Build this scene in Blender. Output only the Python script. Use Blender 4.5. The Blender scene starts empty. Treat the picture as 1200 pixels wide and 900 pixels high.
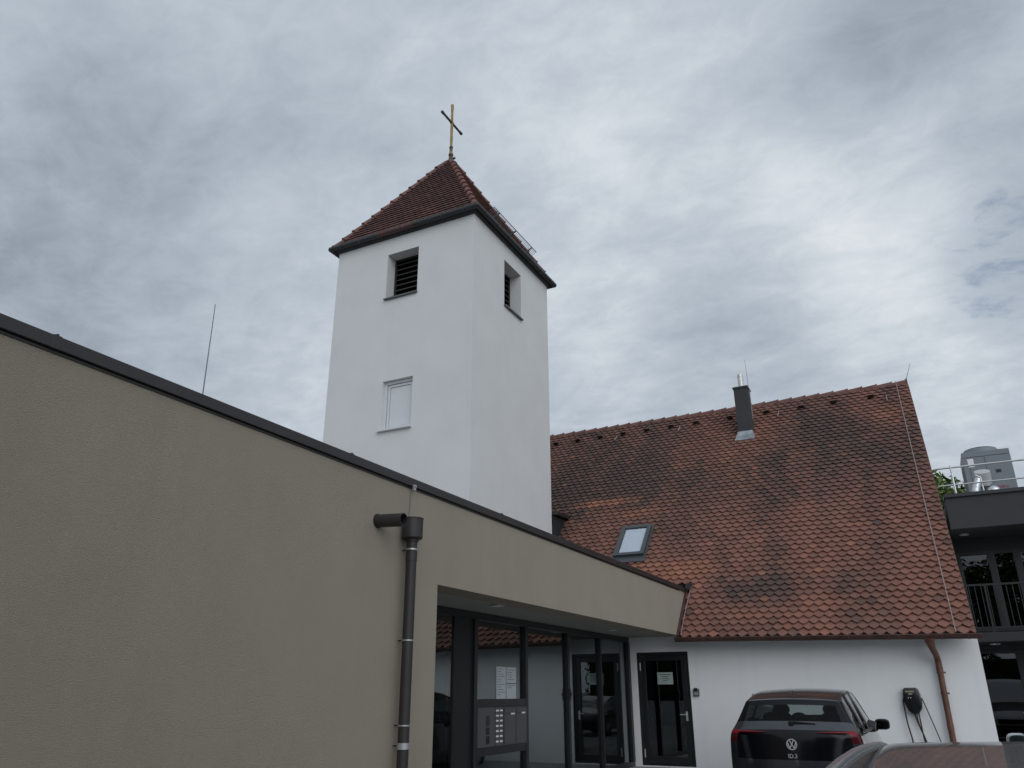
import bpy, bmesh, math, random
from mathutils import Vector, Matrix
R = math.radians
random.seed(7)
scene = bpy.context.scene
COL = scene.collection
V = Vector

# ------------------------------------------------------------------ helpers
def tag(o, label=None, cat=None, group=None, kind=None):
    if label: o['label'] = label
    if cat: o['category'] = cat
    if group: o['group'] = group
    if kind: o['kind'] = kind
    return o

def empty(name, loc, label=None, cat=None, group=None):
    o = bpy.data.objects.new(name, None)
    o.empty_display_size = 0.2
    COL.objects.link(o)
    o.location = loc
    return tag(o, label, cat, group)

def origin_of(p):
    w = Vector((0, 0, 0))
    while p is not None:
        w = w + Vector(p.location)
        p = p.parent
    return w

class MB:
    """Collects simple shapes in world metres and links them as one mesh object."""
    def __init__(self):
        self.v = []; self.f = []; self.m = []; self.cur = 0; self.a = []; self.attr = None
    def add(self, vs, fs):
        b = len(self.v)
        self.v += [Vector(p) for p in vs]
        for f in fs:
            self.f.append([b + i for i in f]); self.m.append(self.cur); self.a.append(self.attr)
        return self
    def box(self, x0, x1, y0, y1, z0, z1):
        return self.add([(x0,y0,z0),(x1,y0,z0),(x1,y1,z0),(x0,y1,z0),(x0,y0,z1),(x1,y0,z1),(x1,y1,z1),(x0,y1,z1)],
                 [(0,3,2,1),(4,5,6,7),(0,1,5,4),(1,2,6,5),(2,3,7,6),(3,0,4,7)])
    def hexa(self, p):
        return self.add(p, [(0,3,2,1),(4,5,6,7),(0,1,5,4),(1,2,6,5),(2,3,7,6),(3,0,4,7)])
    def bar(self, p0, p1, w, h, up=(0,0,1)):
        p0 = V(p0); p1 = V(p1); d = (p1 - p0).normalized(); u = V(up)
        s = d.cross(u)
        if s.length < 1e-4: s = d.cross(V((0,1,0)))
        s.normalize(); u = s.cross(d)
        a = s * w / 2; b = u * h / 2
        return self.hexa([p0-a-b, p0+a-b, p1+a-b, p1-a-b, p0-a+b, p0+a+b, p1+a+b, p1-a+b])
    def cyl(self, p0, p1, r0, r1=None, n=20, caps=True):
        r1 = r0 if r1 is None else r1
        p0 = V(p0); p1 = V(p1); d = (p1 - p0).normalized()
        u = d.orthogonal().normalized(); w = d.cross(u)
        vs = []
        for (p, r) in ((p0, r0), (p1, r1)):
            for i in range(n):
                t = 2*math.pi*i/n
                vs.append(p + (u*math.cos(t) + w*math.sin(t))*r)
        fs = [(i, (i+1) % n, n+(i+1) % n, n+i) for i in range(n)]
        if caps: fs += [tuple(range(n-1, -1, -1)), tuple(range(n, 2*n))]
        return self.add(vs, fs)
    def tube(self, path, r, n=8, caps=True):
        path = [V(p) for p in path]; k = len(path)
        rr = r if isinstance(r, (list, tuple)) else [r]*k
        vs = []; prev = None
        for i, p in enumerate(path):
            d = (path[min(i+1, k-1)] - path[max(i-1, 0)]).normalized()
            if prev is None: u = d.orthogonal().normalized()
            else:
                u = prev - d*prev.dot(d)
                u = u.normalized() if u.length > 1e-5 else d.orthogonal().normalized()
            prev = u; w = d.cross(u)
            for j in range(n):
                t = 2*math.pi*j/n
                vs.append(p + (u*math.cos(t) + w*math.sin(t))*rr[i])
        fs = []
        for i in range(k-1):
            for j in range(n):
                fs.append((i*n+j, i*n+(j+1) % n, (i+1)*n+(j+1) % n, (i+1)*n+j))
        if caps: fs += [tuple(range(n-1, -1, -1)), tuple((k-1)*n+j for j in range(n))]
        return self.add(vs, fs)
    def prism(self, poly, off):
        n = len(poly); off = V(off)
        vs = [V(p) for p in poly] + [V(p)+off for p in poly]
        fs = [tuple(range(n-1, -1, -1)), tuple(range(n, 2*n))] + [(i, (i+1) % n, n+(i+1) % n, n+i) for i in range(n)]
        return self.add(vs, fs)
    def sphere(self, c, r, nu=14, nv=8, sc=(1,1,1)):
        c = V(c); vs = [c+V((0,0,r*sc[2]))]
        for i in range(1, nv):
            a = math.pi*i/nv
            for j in range(nu):
                b = 2*math.pi*j/nu
                vs.append(c+V((r*sc[0]*math.sin(a)*math.cos(b), r*sc[1]*math.sin(a)*math.sin(b), r*sc[2]*math.cos(a))))
        vs.append(c-V((0,0,r*sc[2])))
        fs = [(0, 1+j, 1+(j+1) % nu) for j in range(nu)]
        for i in range(nv-2):
            for j in range(nu):
                a = 1+i*nu+j; b = 1+i*nu+(j+1) % nu
                fs.append((a, a+nu, b+nu, b))
        L = len(vs)-1
        fs += [(L, 1+(nv-2)*nu+(j+1) % nu, 1+(nv-2)*nu+j) for j in range(nu)]
        return self.add(vs, fs)
    def build(self, name, mats, parent=None, smooth=False, bevel=0, seg=2, recalc=True, loc=None):
        me = bpy.data.meshes.new(name)
        if parent is not None: o0 = origin_of(parent)
        elif loc is not None: o0 = V(loc)
        else: o0 = V((0,0,0))
        me.from_pydata([tuple(p - o0) for p in self.v], [], self.f)
        if not isinstance(mats, (list, tuple)): mats = [mats]
        for m in mats: me.materials.append(m)
        me.polygons.foreach_set('material_index', self.m)
        if any(a is not None for a in self.a):
            at = me.attributes.new('tile', 'FLOAT_VECTOR', 'FACE')
            flat = []
            for a in self.a: flat += list(a if a is not None else (0,0,0))
            at.data.foreach_set('vector', flat)
        if recalc:
            bm = bmesh.new(); bm.from_mesh(me)
            bmesh.ops.recalc_face_normals(bm, faces=bm.faces); bm.to_mesh(me); bm.free()
        if smooth:
            me.polygons.foreach_set('use_smooth', [True]*len(me.polygons))
            try: me.set_sharp_from_angle(angle=R(35))
            except Exception: pass
        o = bpy.data.objects.new(name, me)
        COL.objects.link(o)
        if parent is not None: o.parent = parent
        elif loc is not None: o.location = loc
        if bevel:
            b = o.modifiers.new('bevel', 'BEVEL'); b.width = bevel; b.segments = seg; b.limit_method = 'ANGLE'; b.angle_limit = R(40)
            b.harden_normals = False
        return o

def copy_tree(o, loc=None, parent=None):
    c = o.copy(); COL.objects.link(c)
    if parent is not None: c.parent = parent
    if loc is not None: c.location = loc
    for ch in [x for x in COL.objects if x.parent == o]:
        copy_tree(ch, None, c)
    return c

def text_mb(s, size, extrude=0.002):
    cu = bpy.data.curves.new('lettering', 'FONT'); cu.body = s; cu.size = size; cu.extrude = extrude; cu.align_x = 'CENTER'
    cu.resolution_u = 3
    ob = bpy.data.objects.new('lettering', cu); COL.objects.link(ob)
    dg = bpy.context.evaluated_depsgraph_get(); dg.update()
    me = bpy.data.meshes.new_from_object(ob.evaluated_get(dg))
    vs = [v.co.copy() for v in me.vertices]; fs = [list(p.vertices) for p in me.polygons]
    bpy.data.objects.remove(ob); bpy.data.curves.remove(cu); bpy.data.meshes.remove(me)
    return vs, fs

# ------------------------------------------------------------------ materials
def mat(name, col, rough=0.6, metal=0.0, var=0.0, vscale=3.0, bump=0.0, bscale=60.0, bdist=0.01, spec=0.5, coat=0.0, streak=0.0, detail=4.0, brough=0.6):
    m = bpy.data.materials.new(name); m.use_nodes = True
    nt = m.node_tree; N = nt.nodes; L = nt.links
    p = N['Principled BSDF']
    p.inputs['Base Color'].default_value = (*col, 1); p.inputs['Roughness'].default_value = rough
    p.inputs['Metallic'].default_value = metal; p.inputs['Specular IOR Level'].default_value = spec
    if coat: p.inputs['Coat Weight'].default_value = coat; p.inputs['Coat Roughness'].default_value = 0.04
    tc = N.new('ShaderNodeTexCoord')
    if var or streak:
        nz = N.new('ShaderNodeTexNoise'); nz.inputs['Scale'].default_value = vscale; nz.inputs['Detail'].default_value = 6
        L.new(tc.outputs['Object'], nz.inputs['Vector'])
        mx = N.new('ShaderNodeMix'); mx.data_type = 'RGBA'
        rp = N.new('ShaderNodeMapRange'); rp.inputs['From Min'].default_value = 0.3; rp.inputs['From Max'].default_value = 0.7
        L.new(nz.outputs['Fac'], rp.inputs['Value']); L.new(rp.outputs['Result'], mx.inputs['Factor'])
        mx.inputs['A'].default_value = (*[c*(1-var) for c in col], 1); mx.inputs['B'].default_value = (*[min(1, c*(1+var)) for c in col], 1)
        out = mx.outputs['Result']
        if streak:
            mp = N.new('ShaderNodeMapping'); mp.inputs['Scale'].default_value = (5, 5, 0.25)
            L.new(tc.outputs['Object'], mp.inputs['Vector'])
            n2 = N.new('ShaderNodeTexNoise'); n2.inputs['Scale'].default_value = 1.0; n2.inputs['Detail'].default_value = 5
            L.new(mp.outputs['Vector'], n2.inputs['Vector'])
            r2 = N.new('ShaderNodeMapRange'); r2.inputs['From Min'].default_value = 0.5; r2.inputs['From Max'].default_value = 0.8
            r2.inputs['To Max'].default_value = streak
            L.new(n2.outputs['Fac'], r2.inputs['Value'])
            m2 = N.new('ShaderNodeMix'); m2.data_type = 'RGBA'
            L.new(r2.outputs['Result'], m2.inputs['Factor']); L.new(out, m2.inputs['A'])
            m2.inputs['B'].default_value = (*[c*0.55 for c in col], 1)
            out = m2.outputs['Result']
        L.new(out, p.inputs['Base Color'])
    if bump:
        nb = N.new('ShaderNodeTexNoise'); nb.inputs['Scale'].default_value = bscale; nb.inputs['Detail'].default_value = detail
        nb.inputs['Roughness'].default_value = brough
        L.new(tc.outputs['Object'], nb.inputs['Vector'])
        b = N.new('ShaderNodeBump'); b.inputs['Strength'].default_value = bump; b.inputs['Distance'].default_value = bdist
        L.new(nb.outputs['Fac'], b.inputs['Height']); L.new(b.outputs['Normal'], p.inputs['Normal'])
    return m

def glass_mat(name, tint=(0.55, 0.6, 0.6), ior=2.0, rough=0.0, wave=0.0, refl=(1,1,1)):
    m = bpy.data.materials.new(name); m.use_nodes = True
    nt = m.node_tree; N = nt.nodes; L = nt.links
    N.remove(N['Principled BSDF'])
    tr = N.new('ShaderNodeBsdfTransparent'); tr.inputs['Color'].default_value = (*tint, 1)
    gl = N.new('ShaderNodeBsdfGlossy'); gl.inputs['Roughness'].default_value = rough; gl.inputs['Color'].default_value = (*refl, 1)
    fr = N.new('ShaderNodeFresnel')
    ge = N.new('ShaderNodeNewGeometry'); ma = N.new('ShaderNodeMath'); ma.operation = 'MULTIPLY_ADD'
    L.new(ge.outputs['Backfacing'], ma.inputs[0]); ma.inputs[1].default_value = 1.0/ior - ior; ma.inputs[2].default_value = ior
    L.new(ma.outputs[0], fr.inputs['IOR'])
    mx = N.new('ShaderNodeMixShader')
    L.new(fr.outputs['Fac'], mx.inputs['Fac']); L.new(tr.outputs['BSDF'], mx.inputs[1]); L.new(gl.outputs['BSDF'], mx.inputs[2])
    L.new(mx.outputs['Shader'], N['Material Output'].inputs['Surface'])
    if wave:
        tc = N.new('ShaderNodeTexCoord')
        nz = N.new('ShaderNodeTexNoise'); nz.inputs['Scale'].default_value = 1.3; nz.inputs['Detail'].default_value = 1
        L.new(tc.outputs['Object'], nz.inputs['Vector'])
        b = N.new('ShaderNodeBump'); b.inputs['Strength'].default_value = wave; b.inputs['Distance'].default_value = 0.02
        L.new(nz.outputs['Fac'], b.inputs['Height'])
        L.new(b.outputs['Normal'], gl.inputs['Normal'])
    return m

def tile_mat(name, base, old, new, rough=0.75):
    m = bpy.data.materials.new(name); m.use_nodes = True
    nt = m.node_tree; N = nt.nodes; L = nt.links; p = N['Principled BSDF']
    p.inputs['Roughness'].default_value = rough
    p.inputs['Specular IOR Level'].default_value = 0.35
    at = N.new('ShaderNodeAttribute'); at.attribute_name = 'tile'
    sp = N.new('ShaderNodeSeparateXYZ'); L.new(at.outputs['Vector'], sp.inputs[0])
    tc = N.new('ShaderNodeTexCoord')
    nz = N.new('ShaderNodeTexNoise'); nz.inputs['Scale'].default_value = 14; nz.inputs['Detail'].default_value = 7; nz.inputs['Roughness'].default_value = 0.65
    L.new(tc.outputs['Object'], nz.inputs['Vector'])
    m1 = N.new('ShaderNodeMix'); m1.data_type = 'RGBA'
    m1.inputs['A'].default_value = (*base, 1); m1.inputs['B'].default_value = (*old, 1); L.new(sp.outputs['X'], m1.inputs['Factor'])
    m2 = N.new('ShaderNodeMix'); m2.data_type = 'RGBA'
    L.new(m1.outputs['Result'], m2.inputs['A']); m2.inputs['B'].default_value = (*new, 1); L.new(sp.outputs['Y'], m2.inputs['Factor'])
    # brightness jitter per tile and mottling inside each tile
    ad = N.new('ShaderNodeMath'); ad.operation = 'MULTIPLY_ADD'
    L.new(nz.outputs['Fac'], ad.inputs[0]); ad.inputs[1].default_value = 0.9; L.new(sp.outputs['Z'], ad.inputs[2])
    mv = N.new('ShaderNodeMix'); mv.data_type = 'RGBA'; mv.blend_type = 'MULTIPLY'; mv.inputs['Factor'].default_value = 1
    cb = N.new('ShaderNodeCombineXYZ')
    for i in range(3): L.new(ad.outputs[0], cb.inputs[i])
    L.new(m2.outputs['Result'], mv.inputs['A']); L.new(cb.outputs[0], mv.inputs['B'])
    # lichen specks
    n2 = N.new('ShaderNodeTexNoise'); n2.inputs['Scale'].default_value = 9; n2.inputs['Detail'].default_value = 8
    L.new(tc.outputs['Object'], n2.inputs['Vector'])
    r2 = N.new('ShaderNodeMapRange'); r2.inputs['From Min'].default_value = 0.66; r2.inputs['From Max'].default_value = 0.74; r2.inputs['To Max'].default_value = 0.55
    L.new(n2.outputs['Fac'], r2.inputs['Value'])
    ml = N.new('ShaderNodeMix'); ml.data_type = 'RGBA'; L.new(r2.outputs['Result'], ml.inputs['Factor'])
    L.new(mv.outputs['Result'], ml.inputs['A']); ml.inputs['B'].default_value = (0.16, 0.13, 0.09, 1)
    L.new(ml.outputs['Result'], p.inputs['Base Color'])
    b = N.new('ShaderNodeBump'); b.inputs['Strength'].default_value = 0.3; b.inputs['Distance'].default_value = 0.006
    L.new(nz.outputs['Fac'], b.inputs['Height']); L.new(b.outputs['Normal'], p.inputs['Normal'])
    return m

M = dict(
    beige=mat('beige_render', (0.400, 0.352, 0.278), 0.9, var=0.03, vscale=1.5, bump=1.0, bscale=120, bdist=0.023, spec=0.2, detail=7, streak=0.07, brough=0.78),
    towerwhite=mat('dimmed_white_render', (0.640, 0.638, 0.628), 0.9, var=0.03, vscale=1.2, bump=0.4, bscale=60, bdist=0.010, spec=0.2, streak=0.05),  # darker than the hall white: shade put into the colour to offset stronger light
    white=mat('white_render', (0.80, 0.80, 0.80), 0.9, var=0.02, vscale=1.2, bump=0.3, bscale=90, bdist=0.006, spec=0.2, streak=0.08),
    coping=mat('brown_grey_sheet_metal', (0.030, 0.026, 0.025), 0.42, var=0.15, vscale=2.0, spec=0.4),
    pipe=mat('brown_grey_pipe_paint', (0.030, 0.026, 0.025), 0.5, var=0.1, vscale=8, spec=0.4),
    band=mat('pale_metal_band', (0.45, 0.45, 0.45), 0.4, 0.6),
    soffit=mat('grey_soffit_render', (0.30, 0.29, 0.27), 0.9, var=0.04, bump=0.3, bscale=80),
    black=mat('black_powder_coat', (0.006, 0.0065, 0.0075), 0.45, var=0.1),
    frame=mat('anthracite_frame', (0.012, 0.013, 0.0145), 0.4, var=0.1, vscale=5),
    mailbox=mat('grey_letterbox_metal', (0.085, 0.082, 0.085), 0.45, 0.2, var=0.05, vscale=6),
    label=mat('white_label', (0.7, 0.7, 0.7), 0.5),
    paper=mat('paper', (0.46, 0.49, 0.50), 0.7, var=0.02),
    ink=mat('grey_ink', (0.12, 0.13, 0.14), 0.8),
    greenpaper=mat('pale_green_paper', (0.34, 0.42, 0.38), 0.7, var=0.03),
    copper=mat('weathered_copper', (0.150, 0.072, 0.048), 0.5, 0.35, var=0.35, vscale=5, streak=0.4, bump=0.1, bscale=20),
    darkcopper=mat('dark_brown_copper', (0.085, 0.046, 0.036), 0.5, 0.3, var=0.3, vscale=3),
    clearglass=glass_mat('clear_window_glass', (0.92, 0.94, 0.94), 1.45),
    darkmetal=mat('dark_tower_sheet', (0.022, 0.024, 0.026), 0.45, var=0.2, vscale=4),
    redsheet=mat('oxidised_gutter_sheet', (0.075, 0.030, 0.026), 0.5, var=0.3, vscale=6),
    ridge=mat('ridge_tile_clay', (0.15, 0.068, 0.052), 0.75, var=0.35, vscale=5, bump=0.3, bscale=40),
    hip=mat('hip_tile_clay', (0.145, 0.062, 0.049), 0.72, var=0.3, vscale=6, bump=0.3, bscale=40),
    backroof=mat('plain_far_slope_clay', (0.17, 0.075, 0.057), 0.8, var=0.3, vscale=3),
    underlay=mat('roof_underlay', (0.025, 0.016, 0.014), 0.9),
    louvre=mat('brown_black_louvre', (0.020, 0.018, 0.016), 0.6),
    louvreedge=mat('louvre_blade', (0.035, 0.030, 0.025), 0.6, var=0.3),
    sill=mat('grey_window_sill', (0.09, 0.095, 0.10), 0.45),
    whitepaint=mat('white_hatch_paint', (0.62, 0.63, 0.65), 0.5, var=0.02),
    greypaint=mat('hatch_gap_grey', (0.25, 0.25, 0.26), 0.7),
    gold=mat('tarnished_gold', (0.26, 0.185, 0.065), 0.4, 0.75, var=0.35, vscale=9),
    darkgold=mat('dark_tarnished_gold', (0.075, 0.060, 0.035), 0.45, 0.5, var=0.3, vscale=9),
    zinc=mat('zinc_flashing', (0.36, 0.38, 0.40), 0.4, 0.7, var=0.2, vscale=8),
    steel=mat('stainless_flue', (0.62, 0.59, 0.56), 0.4, 0.5, var=0.1, vscale=12),
    wire=mat('aluminium_wire', (0.36, 0.31, 0.28), 0.45, 0.5),
    rod=mat('grey_rod', (0.16, 0.17, 0.18), 0.5, 0.4),
    galv=mat('galvanised_rail', (0.55, 0.56, 0.55), 0.4, 0.7, var=0.1),
    skyframe=mat('grey_skylight_frame', (0.065, 0.072, 0.078), 0.4, 0.2),
    blind=mat('pale_blind', (0.62, 0.64, 0.72), 0.8),
    anth=mat('anthracite_render', (0.040, 0.040, 0.042), 0.85, var=0.08, bump=0.25, bscale=80),
    anthdark=mat('dark_facade_panel', (0.012, 0.012, 0.014), 0.5, var=0.1),
    unit=mat('grey_unit_panel', (0.165, 0.185, 0.205), 0.5, var=0.05, vscale=2),
    unitdark=mat('dark_unit_grille', (0.03, 0.034, 0.04), 0.6),
    foil=mat('crumpled_foil_duct', (0.62, 0.64, 0.66), 0.28, 0.9, bump=0.7, bscale=14, bdist=0.03),
    drumlid=mat('pale_vent_lid', (0.45, 0.46, 0.46), 0.6),
    redtext=mat('red_lettering', (0.30, 0.04, 0.06), 0.6),
    yellowtext=mat('faded_yellow_lettering', (0.42, 0.42, 0.28), 0.6),
    rubber=mat('black_rubber', (0.012, 0.012, 0.012), 0.55),
    plastic=mat('black_gloss_plastic', (0.006, 0.006, 0.008), 0.25),
    led=mat('white_indicator', (0.8, 0.8, 0.8), 0.5),
    greykey=mat('grey_key_box', (0.10, 0.11, 0.11), 0.5, 0.2),
    darkpaint=mat('dark_grey_metallic_paint', (0.028, 0.030, 0.037), 0.3, 0.55, coat=1.0, var=0.05, vscale=30),
    blackroof=mat('black_roof_paint', (0.020, 0.018, 0.019), 0.28, 0.3, coat=1.0),
    blackgloss=mat('black_gloss_panel', (0.004, 0.004, 0.006), 0.12, spec=0.25),
    brownpaint=mat('brown_grey_metallic_paint', (0.060, 0.057, 0.055), 0.42, 0.25, coat=0.75, var=0.05, vscale=30),
    chrome=mat('satin_aluminium', (0.50, 0.51, 0.52), 0.24, 0.9),
    ditch=mat('black_roof_ditch', (0.03, 0.03, 0.03), 0.5),
    vanpaint=mat('white_van_paint', (0.66, 0.68, 0.70), 0.3, coat=0.8),
    seat=mat('dark_seat_fabric', (0.012, 0.012, 0.013), 0.9),
    redlamp=mat('red_lamp_lens', (0.22, 0.008, 0.014), 0.25, spec=0.3),
    darkredlamp=mat('dark_red_lamp_lens', (0.07, 0.004, 0.007), 0.2, spec=0.3),
    badge=mat('chrome_badge', (0.72, 0.73, 0.75), 0.3, 0.6),
    rim=mat('alloy_rim', (0.35, 0.35, 0.36), 0.35, 0.8),
    plate=mat('white_number_plate', (0.7, 0.7, 0.7), 0.5),
    bark=mat('bark', (0.07, 0.055, 0.04), 0.95, var=0.3, vscale=8, bump=0.8, bscale=25, bdist=0.02),
    ground=mat('grey_paving', (0.27, 0.265, 0.25), 0.9, var=0.15, vscale=0.6, bump=0.4, bscale=120, bdist=0.01),
    pave=mat('grey_concrete_paving', (0.33, 0.325, 0.31), 0.9, var=0.1, vscale=1.5, bump=0.3, bscale=60),
    kerbm=mat('kerb_concrete', (0.27, 0.265, 0.25), 0.9, var=0.1, vscale=3, bump=0.3, bscale=50),
    line=mat('white_road_paint', (0.6, 0.6, 0.58), 0.7, var=0.1, vscale=6),
    gravel=mat('roof_gravel', (0.24, 0.235, 0.22), 0.95, var=0.3, vscale=30, bump=1.0, bscale=40, bdist=0.03),
    lowwall=mat('pale_concrete_wall', (0.68, 0.68, 0.66), 0.9, var=0.08, vscale=1.2, bump=0.3, bscale=40),
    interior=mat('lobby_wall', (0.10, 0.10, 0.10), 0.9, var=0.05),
    lampdisc=mat('unlit_lamp_disc', (0.62, 0.63, 0.62), 0.4),
    tile=tile_mat('clay_roof_tile', (0.212, 0.095, 0.069), (0.082, 0.053, 0.044), (0.31, 0.130, 0.078)),
    towertile=tile_mat('tower_clay_tile', (0.125, 0.052, 0.043), (0.055, 0.033, 0.031), (0.20, 0.082, 0.06)),
    glass=glass_mat('entrance_glass', (0.40, 0.45, 0.45), 2.35, refl=(0.9, 0.97, 0.98)),
    doorglass=glass_mat('door_glass', (0.25, 0.27, 0.27), 2.6, wave=0.02),
    winglass=glass_mat('facade_glass', (0.2, 0.22, 0.24), 1.62, wave=0.02),
    carglass=glass_mat('car_glass', (0.55, 0.60, 0.59), 1.22),
    darkcarglass=glass_mat('tinted_car_glass', (0.10, 0.11, 0.11), 1.4),
)
def leaf_mat(name, c0, c1):
    m = bpy.data.materials.new(name); m.use_nodes = True
    nt = m.node_tree; N = nt.nodes; L = nt.links; p = N['Principled BSDF']
    p.inputs['Roughness'].default_value = 0.6; p.inputs['Specular IOR Level'].default_value = 0.3
    g = N.new('ShaderNodeNewGeometry'); mx = N.new('ShaderNodeMix'); mx.data_type = 'RGBA'
    L.new(g.outputs['Random Per Island'], mx.inputs['Factor'])
    mx.inputs['A'].default_value = (*c0, 1); mx.inputs['B'].default_value = (*c1, 1)
    L.new(mx.outputs['Result'], p.inputs['Base Color'])
    return m
M['leaf'] = leaf_mat('broad_leaves', (0.035, 0.065, 0.012), (0.115, 0.160, 0.030))
M['hedgeleaf'] = leaf_mat('hedge_leaves', (0.018, 0.035, 0.010), (0.045, 0.075, 0.020))

# ------------------------------------------------------------------ ground
g = MB(); g.add([(-3000,-3000,0),(3000,-3000,0),(3000,3000,0),(-3000,3000,0)], [(0,1,2,3)])
tag(g.build('ground', M['ground']), kind='structure')
p = MB(); p.box(-6.0, -3.2, 7.6, 17.29, -0.05, 0.1); p.box(-3.2, 0.6, 16.2, 17.29, -0.05, 0.1)
tag(p.build('pavement', M['pave'], bevel=0.01), kind='structure')
k = MB(); k.box(-3.198, -3.08, 7.6, 16.08, -0.05, 0.11); k.box(-3.198, 0.6, 16.08, 16.198, -0.05, 0.11)
tag(k.build('kerb', M['kerbm'], bevel=0.01), kind='structure')
l = MB()
for x in (-0.55, 2.6 + 0.65):
    l.add([(x-0.06, 7.5, 0.004), (x+0.06, 7.5, 0.004), (x+0.06, 15.9, 0.004), (x-0.06, 15.9, 0.004)], [(0,1,2,3)])
tag(l.build('parking_markings', M['line']), kind='structure')

# ------------------------------------------------------------------ flat-roofed beige building
WX = -4.8            # plane of the beige wall
bld = empty('flat_roofed_building', (WX, 7.53, 0), 'low beige rendered building with flat roof, dark metal coping and recessed glazed entrance', 'building')
w = MB(); w.box(-5.2, WX, -7, 7.53, -0.1, 3.62)          # street wall
w.box(-5.2, WX, 7.53, 17.95, 2.65, 3.62)                 # fascia over the entrance
w.box(-6.2, -5.2, 7.13, 7.53, -0.1, 3.3)                # return wall of the recess
w.box(-16, -5.2, -7, -6.7, -0.1, 3.6)
w.box(-16, -15.7, -6.7, 17.2, -0.1, 3.6)
w.build('wall', M['beige'], bld)
s = MB(); s.box(-6.2, -5.2, 7.531, 17.29, 2.655, 2.95); s.build('soffit', M['soffit'], bld)
d = MB(); d.box(-15.7, -5.2, -6.7, 15.8, 3.30, 3.38); d.build('roof_deck', M['gravel'], bld)
c = MB(); c.box(-5.26, WX+0.035, -7.05, 18.05, 3.622, 3.712)
c.box(WX+0.002, WX+0.010, -7.05, 17.3, 3.598, 3.618)
cop = c.build('coping', M['coping'], bld, bevel=0.006)
for y in (-0.3, 2.78, 5.86, 9.0, 12.1, 15.2):
    j = MB(); j.box(-5.27, WX+0.0375, y-0.03, y+0.03, 3.620, 3.7155)
    j.box(WX-0.03, WX+0.036, y-0.008, y+0.008, 3.716, 3.726)
    j.build('joint_cover', M['coping'], cop, bevel=0.003)
# lobby behind the glass
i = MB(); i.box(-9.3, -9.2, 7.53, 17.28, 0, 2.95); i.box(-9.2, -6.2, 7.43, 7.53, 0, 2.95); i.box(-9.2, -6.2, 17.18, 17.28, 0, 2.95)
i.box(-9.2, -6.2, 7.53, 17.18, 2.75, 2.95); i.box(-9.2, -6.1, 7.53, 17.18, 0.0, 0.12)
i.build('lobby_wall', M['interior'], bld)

# entrance glazing (plane x = -6)
GX = -6.0
gz = MB(); FW = 0.06
gz.box(GX-0.08, GX, 7.55, 17.29, 2.55, 2.654)           # head
gz.box(GX-0.08, GX, 7.55, 17.29, 0.10, 0.19)            # bottom rail
for (y0, y1) in ((7.55, 7.65), (10.46, 10.55), (12.13, 12.22), (13.86, 13.94), (15.50, 15.57), (17.17, 17.29)):
    gz.box(GX-0.085, GX+0.012, y0, y1, 0.19, 2.55)
gz.box(GX-0.08, GX+0.006, 10.55, 12.13, 1.335, 1.445)   # transoms round the letterboxes
gz.box(GX-0.08, GX+0.006, 10.55, 12.13, 0.690, 0.800)
gf = gz.build('glazing_frame', M['frame'], bld, bevel=0.004)
for (y0, y1, z0, z1) in ((7.65, 9.93, .19, 2.55), (10.55, 12.13, 1.445, 2.55), (10.55, 12.13, .19, .69), (12.22, 13.86, .19, 2.55), (13.94, 15.50, .19, 2.55), (15.57, 17.17, .19, 2.55)):
    q = MB(); q.box(GX-0.055, GX-0.045, y0-0.01, y1+0.01, z0-0.01, z1+0.01)
    q.build('glass_pane', M['glass'], gf)
dl = MB(); dl.box(GX-0.10, GX-0.02, 9.93, 10.46, 0.19, 2.55)
dl.build('sliding_door_post', M['black'], bld, bevel=0.004)
h = MB(); h.box(GX+0.012, GX+0.03, 13.87, 13.93, 1.40, 1.60); h.cyl((GX+0.03, 13.90, 1.5), (GX+0.05, 13.90, 1.5), 0.02, n=12)
h.build('lock', M['frame'], bld)

# letterbox panel
lb = empty('letterbox_panel', (GX, 11.34, 0.8), 'grey metal letterbox and bell panel set into the entrance glazing', 'letterbox')
b = MB(); b.box(GX-0.04, GX+0.020, 10.56, 12.12, 0.802, 1.333); b.build('panel', M['mailbox'], lb, bevel=0.004)
b = MB()
for (z0, z1) in ((1.08, 1.22), (0.965, 1.065), (0.845, 0.95)): b.box(GX+0.020, GX+0.024, 10.80, 10.90, z0, z1)
b.build('intercom_slot', M['plastic'], lb)
for r in range(7):
    for cc in range(2):
        b = MB(); y = 11.10 + cc*0.125; z = 1.285 - r*0.070
        b.box(GX+0.020, GX+0.026, y, y+0.075, z-0.012, z+0.012); b.build('name_plate', M['label'], lb)
for y0, ly, lz in ((11.36, 11.56, 1.235), (11.75, 11.93, 1.242)):
    b = MB(); b.box(GX+0.021, GX+0.030, y0, y0+0.36, 0.825, 1.235); b.box(GX+0.021, GX+0.034, y0, y0+0.36, 1.245, 1.315)
    f = b.build('letterbox_flap', M['mailbox'], lb, bevel=0.003)
    b = MB(); b.box(GX+0.031, GX+0.036, ly, ly+0.12, lz-0.012, lz+0.010); b.build('name_label', M['label'], f)
b = MB(); b.box(GX+0.0205, GX+0.0235, 11.075, 11.079, 0.81, 1.325); b.box(GX+0.0205, GX+0.0235, 11.335, 11.339, 0.81, 1.325)
b.build('panel_joint', M['black'], lb)

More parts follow.
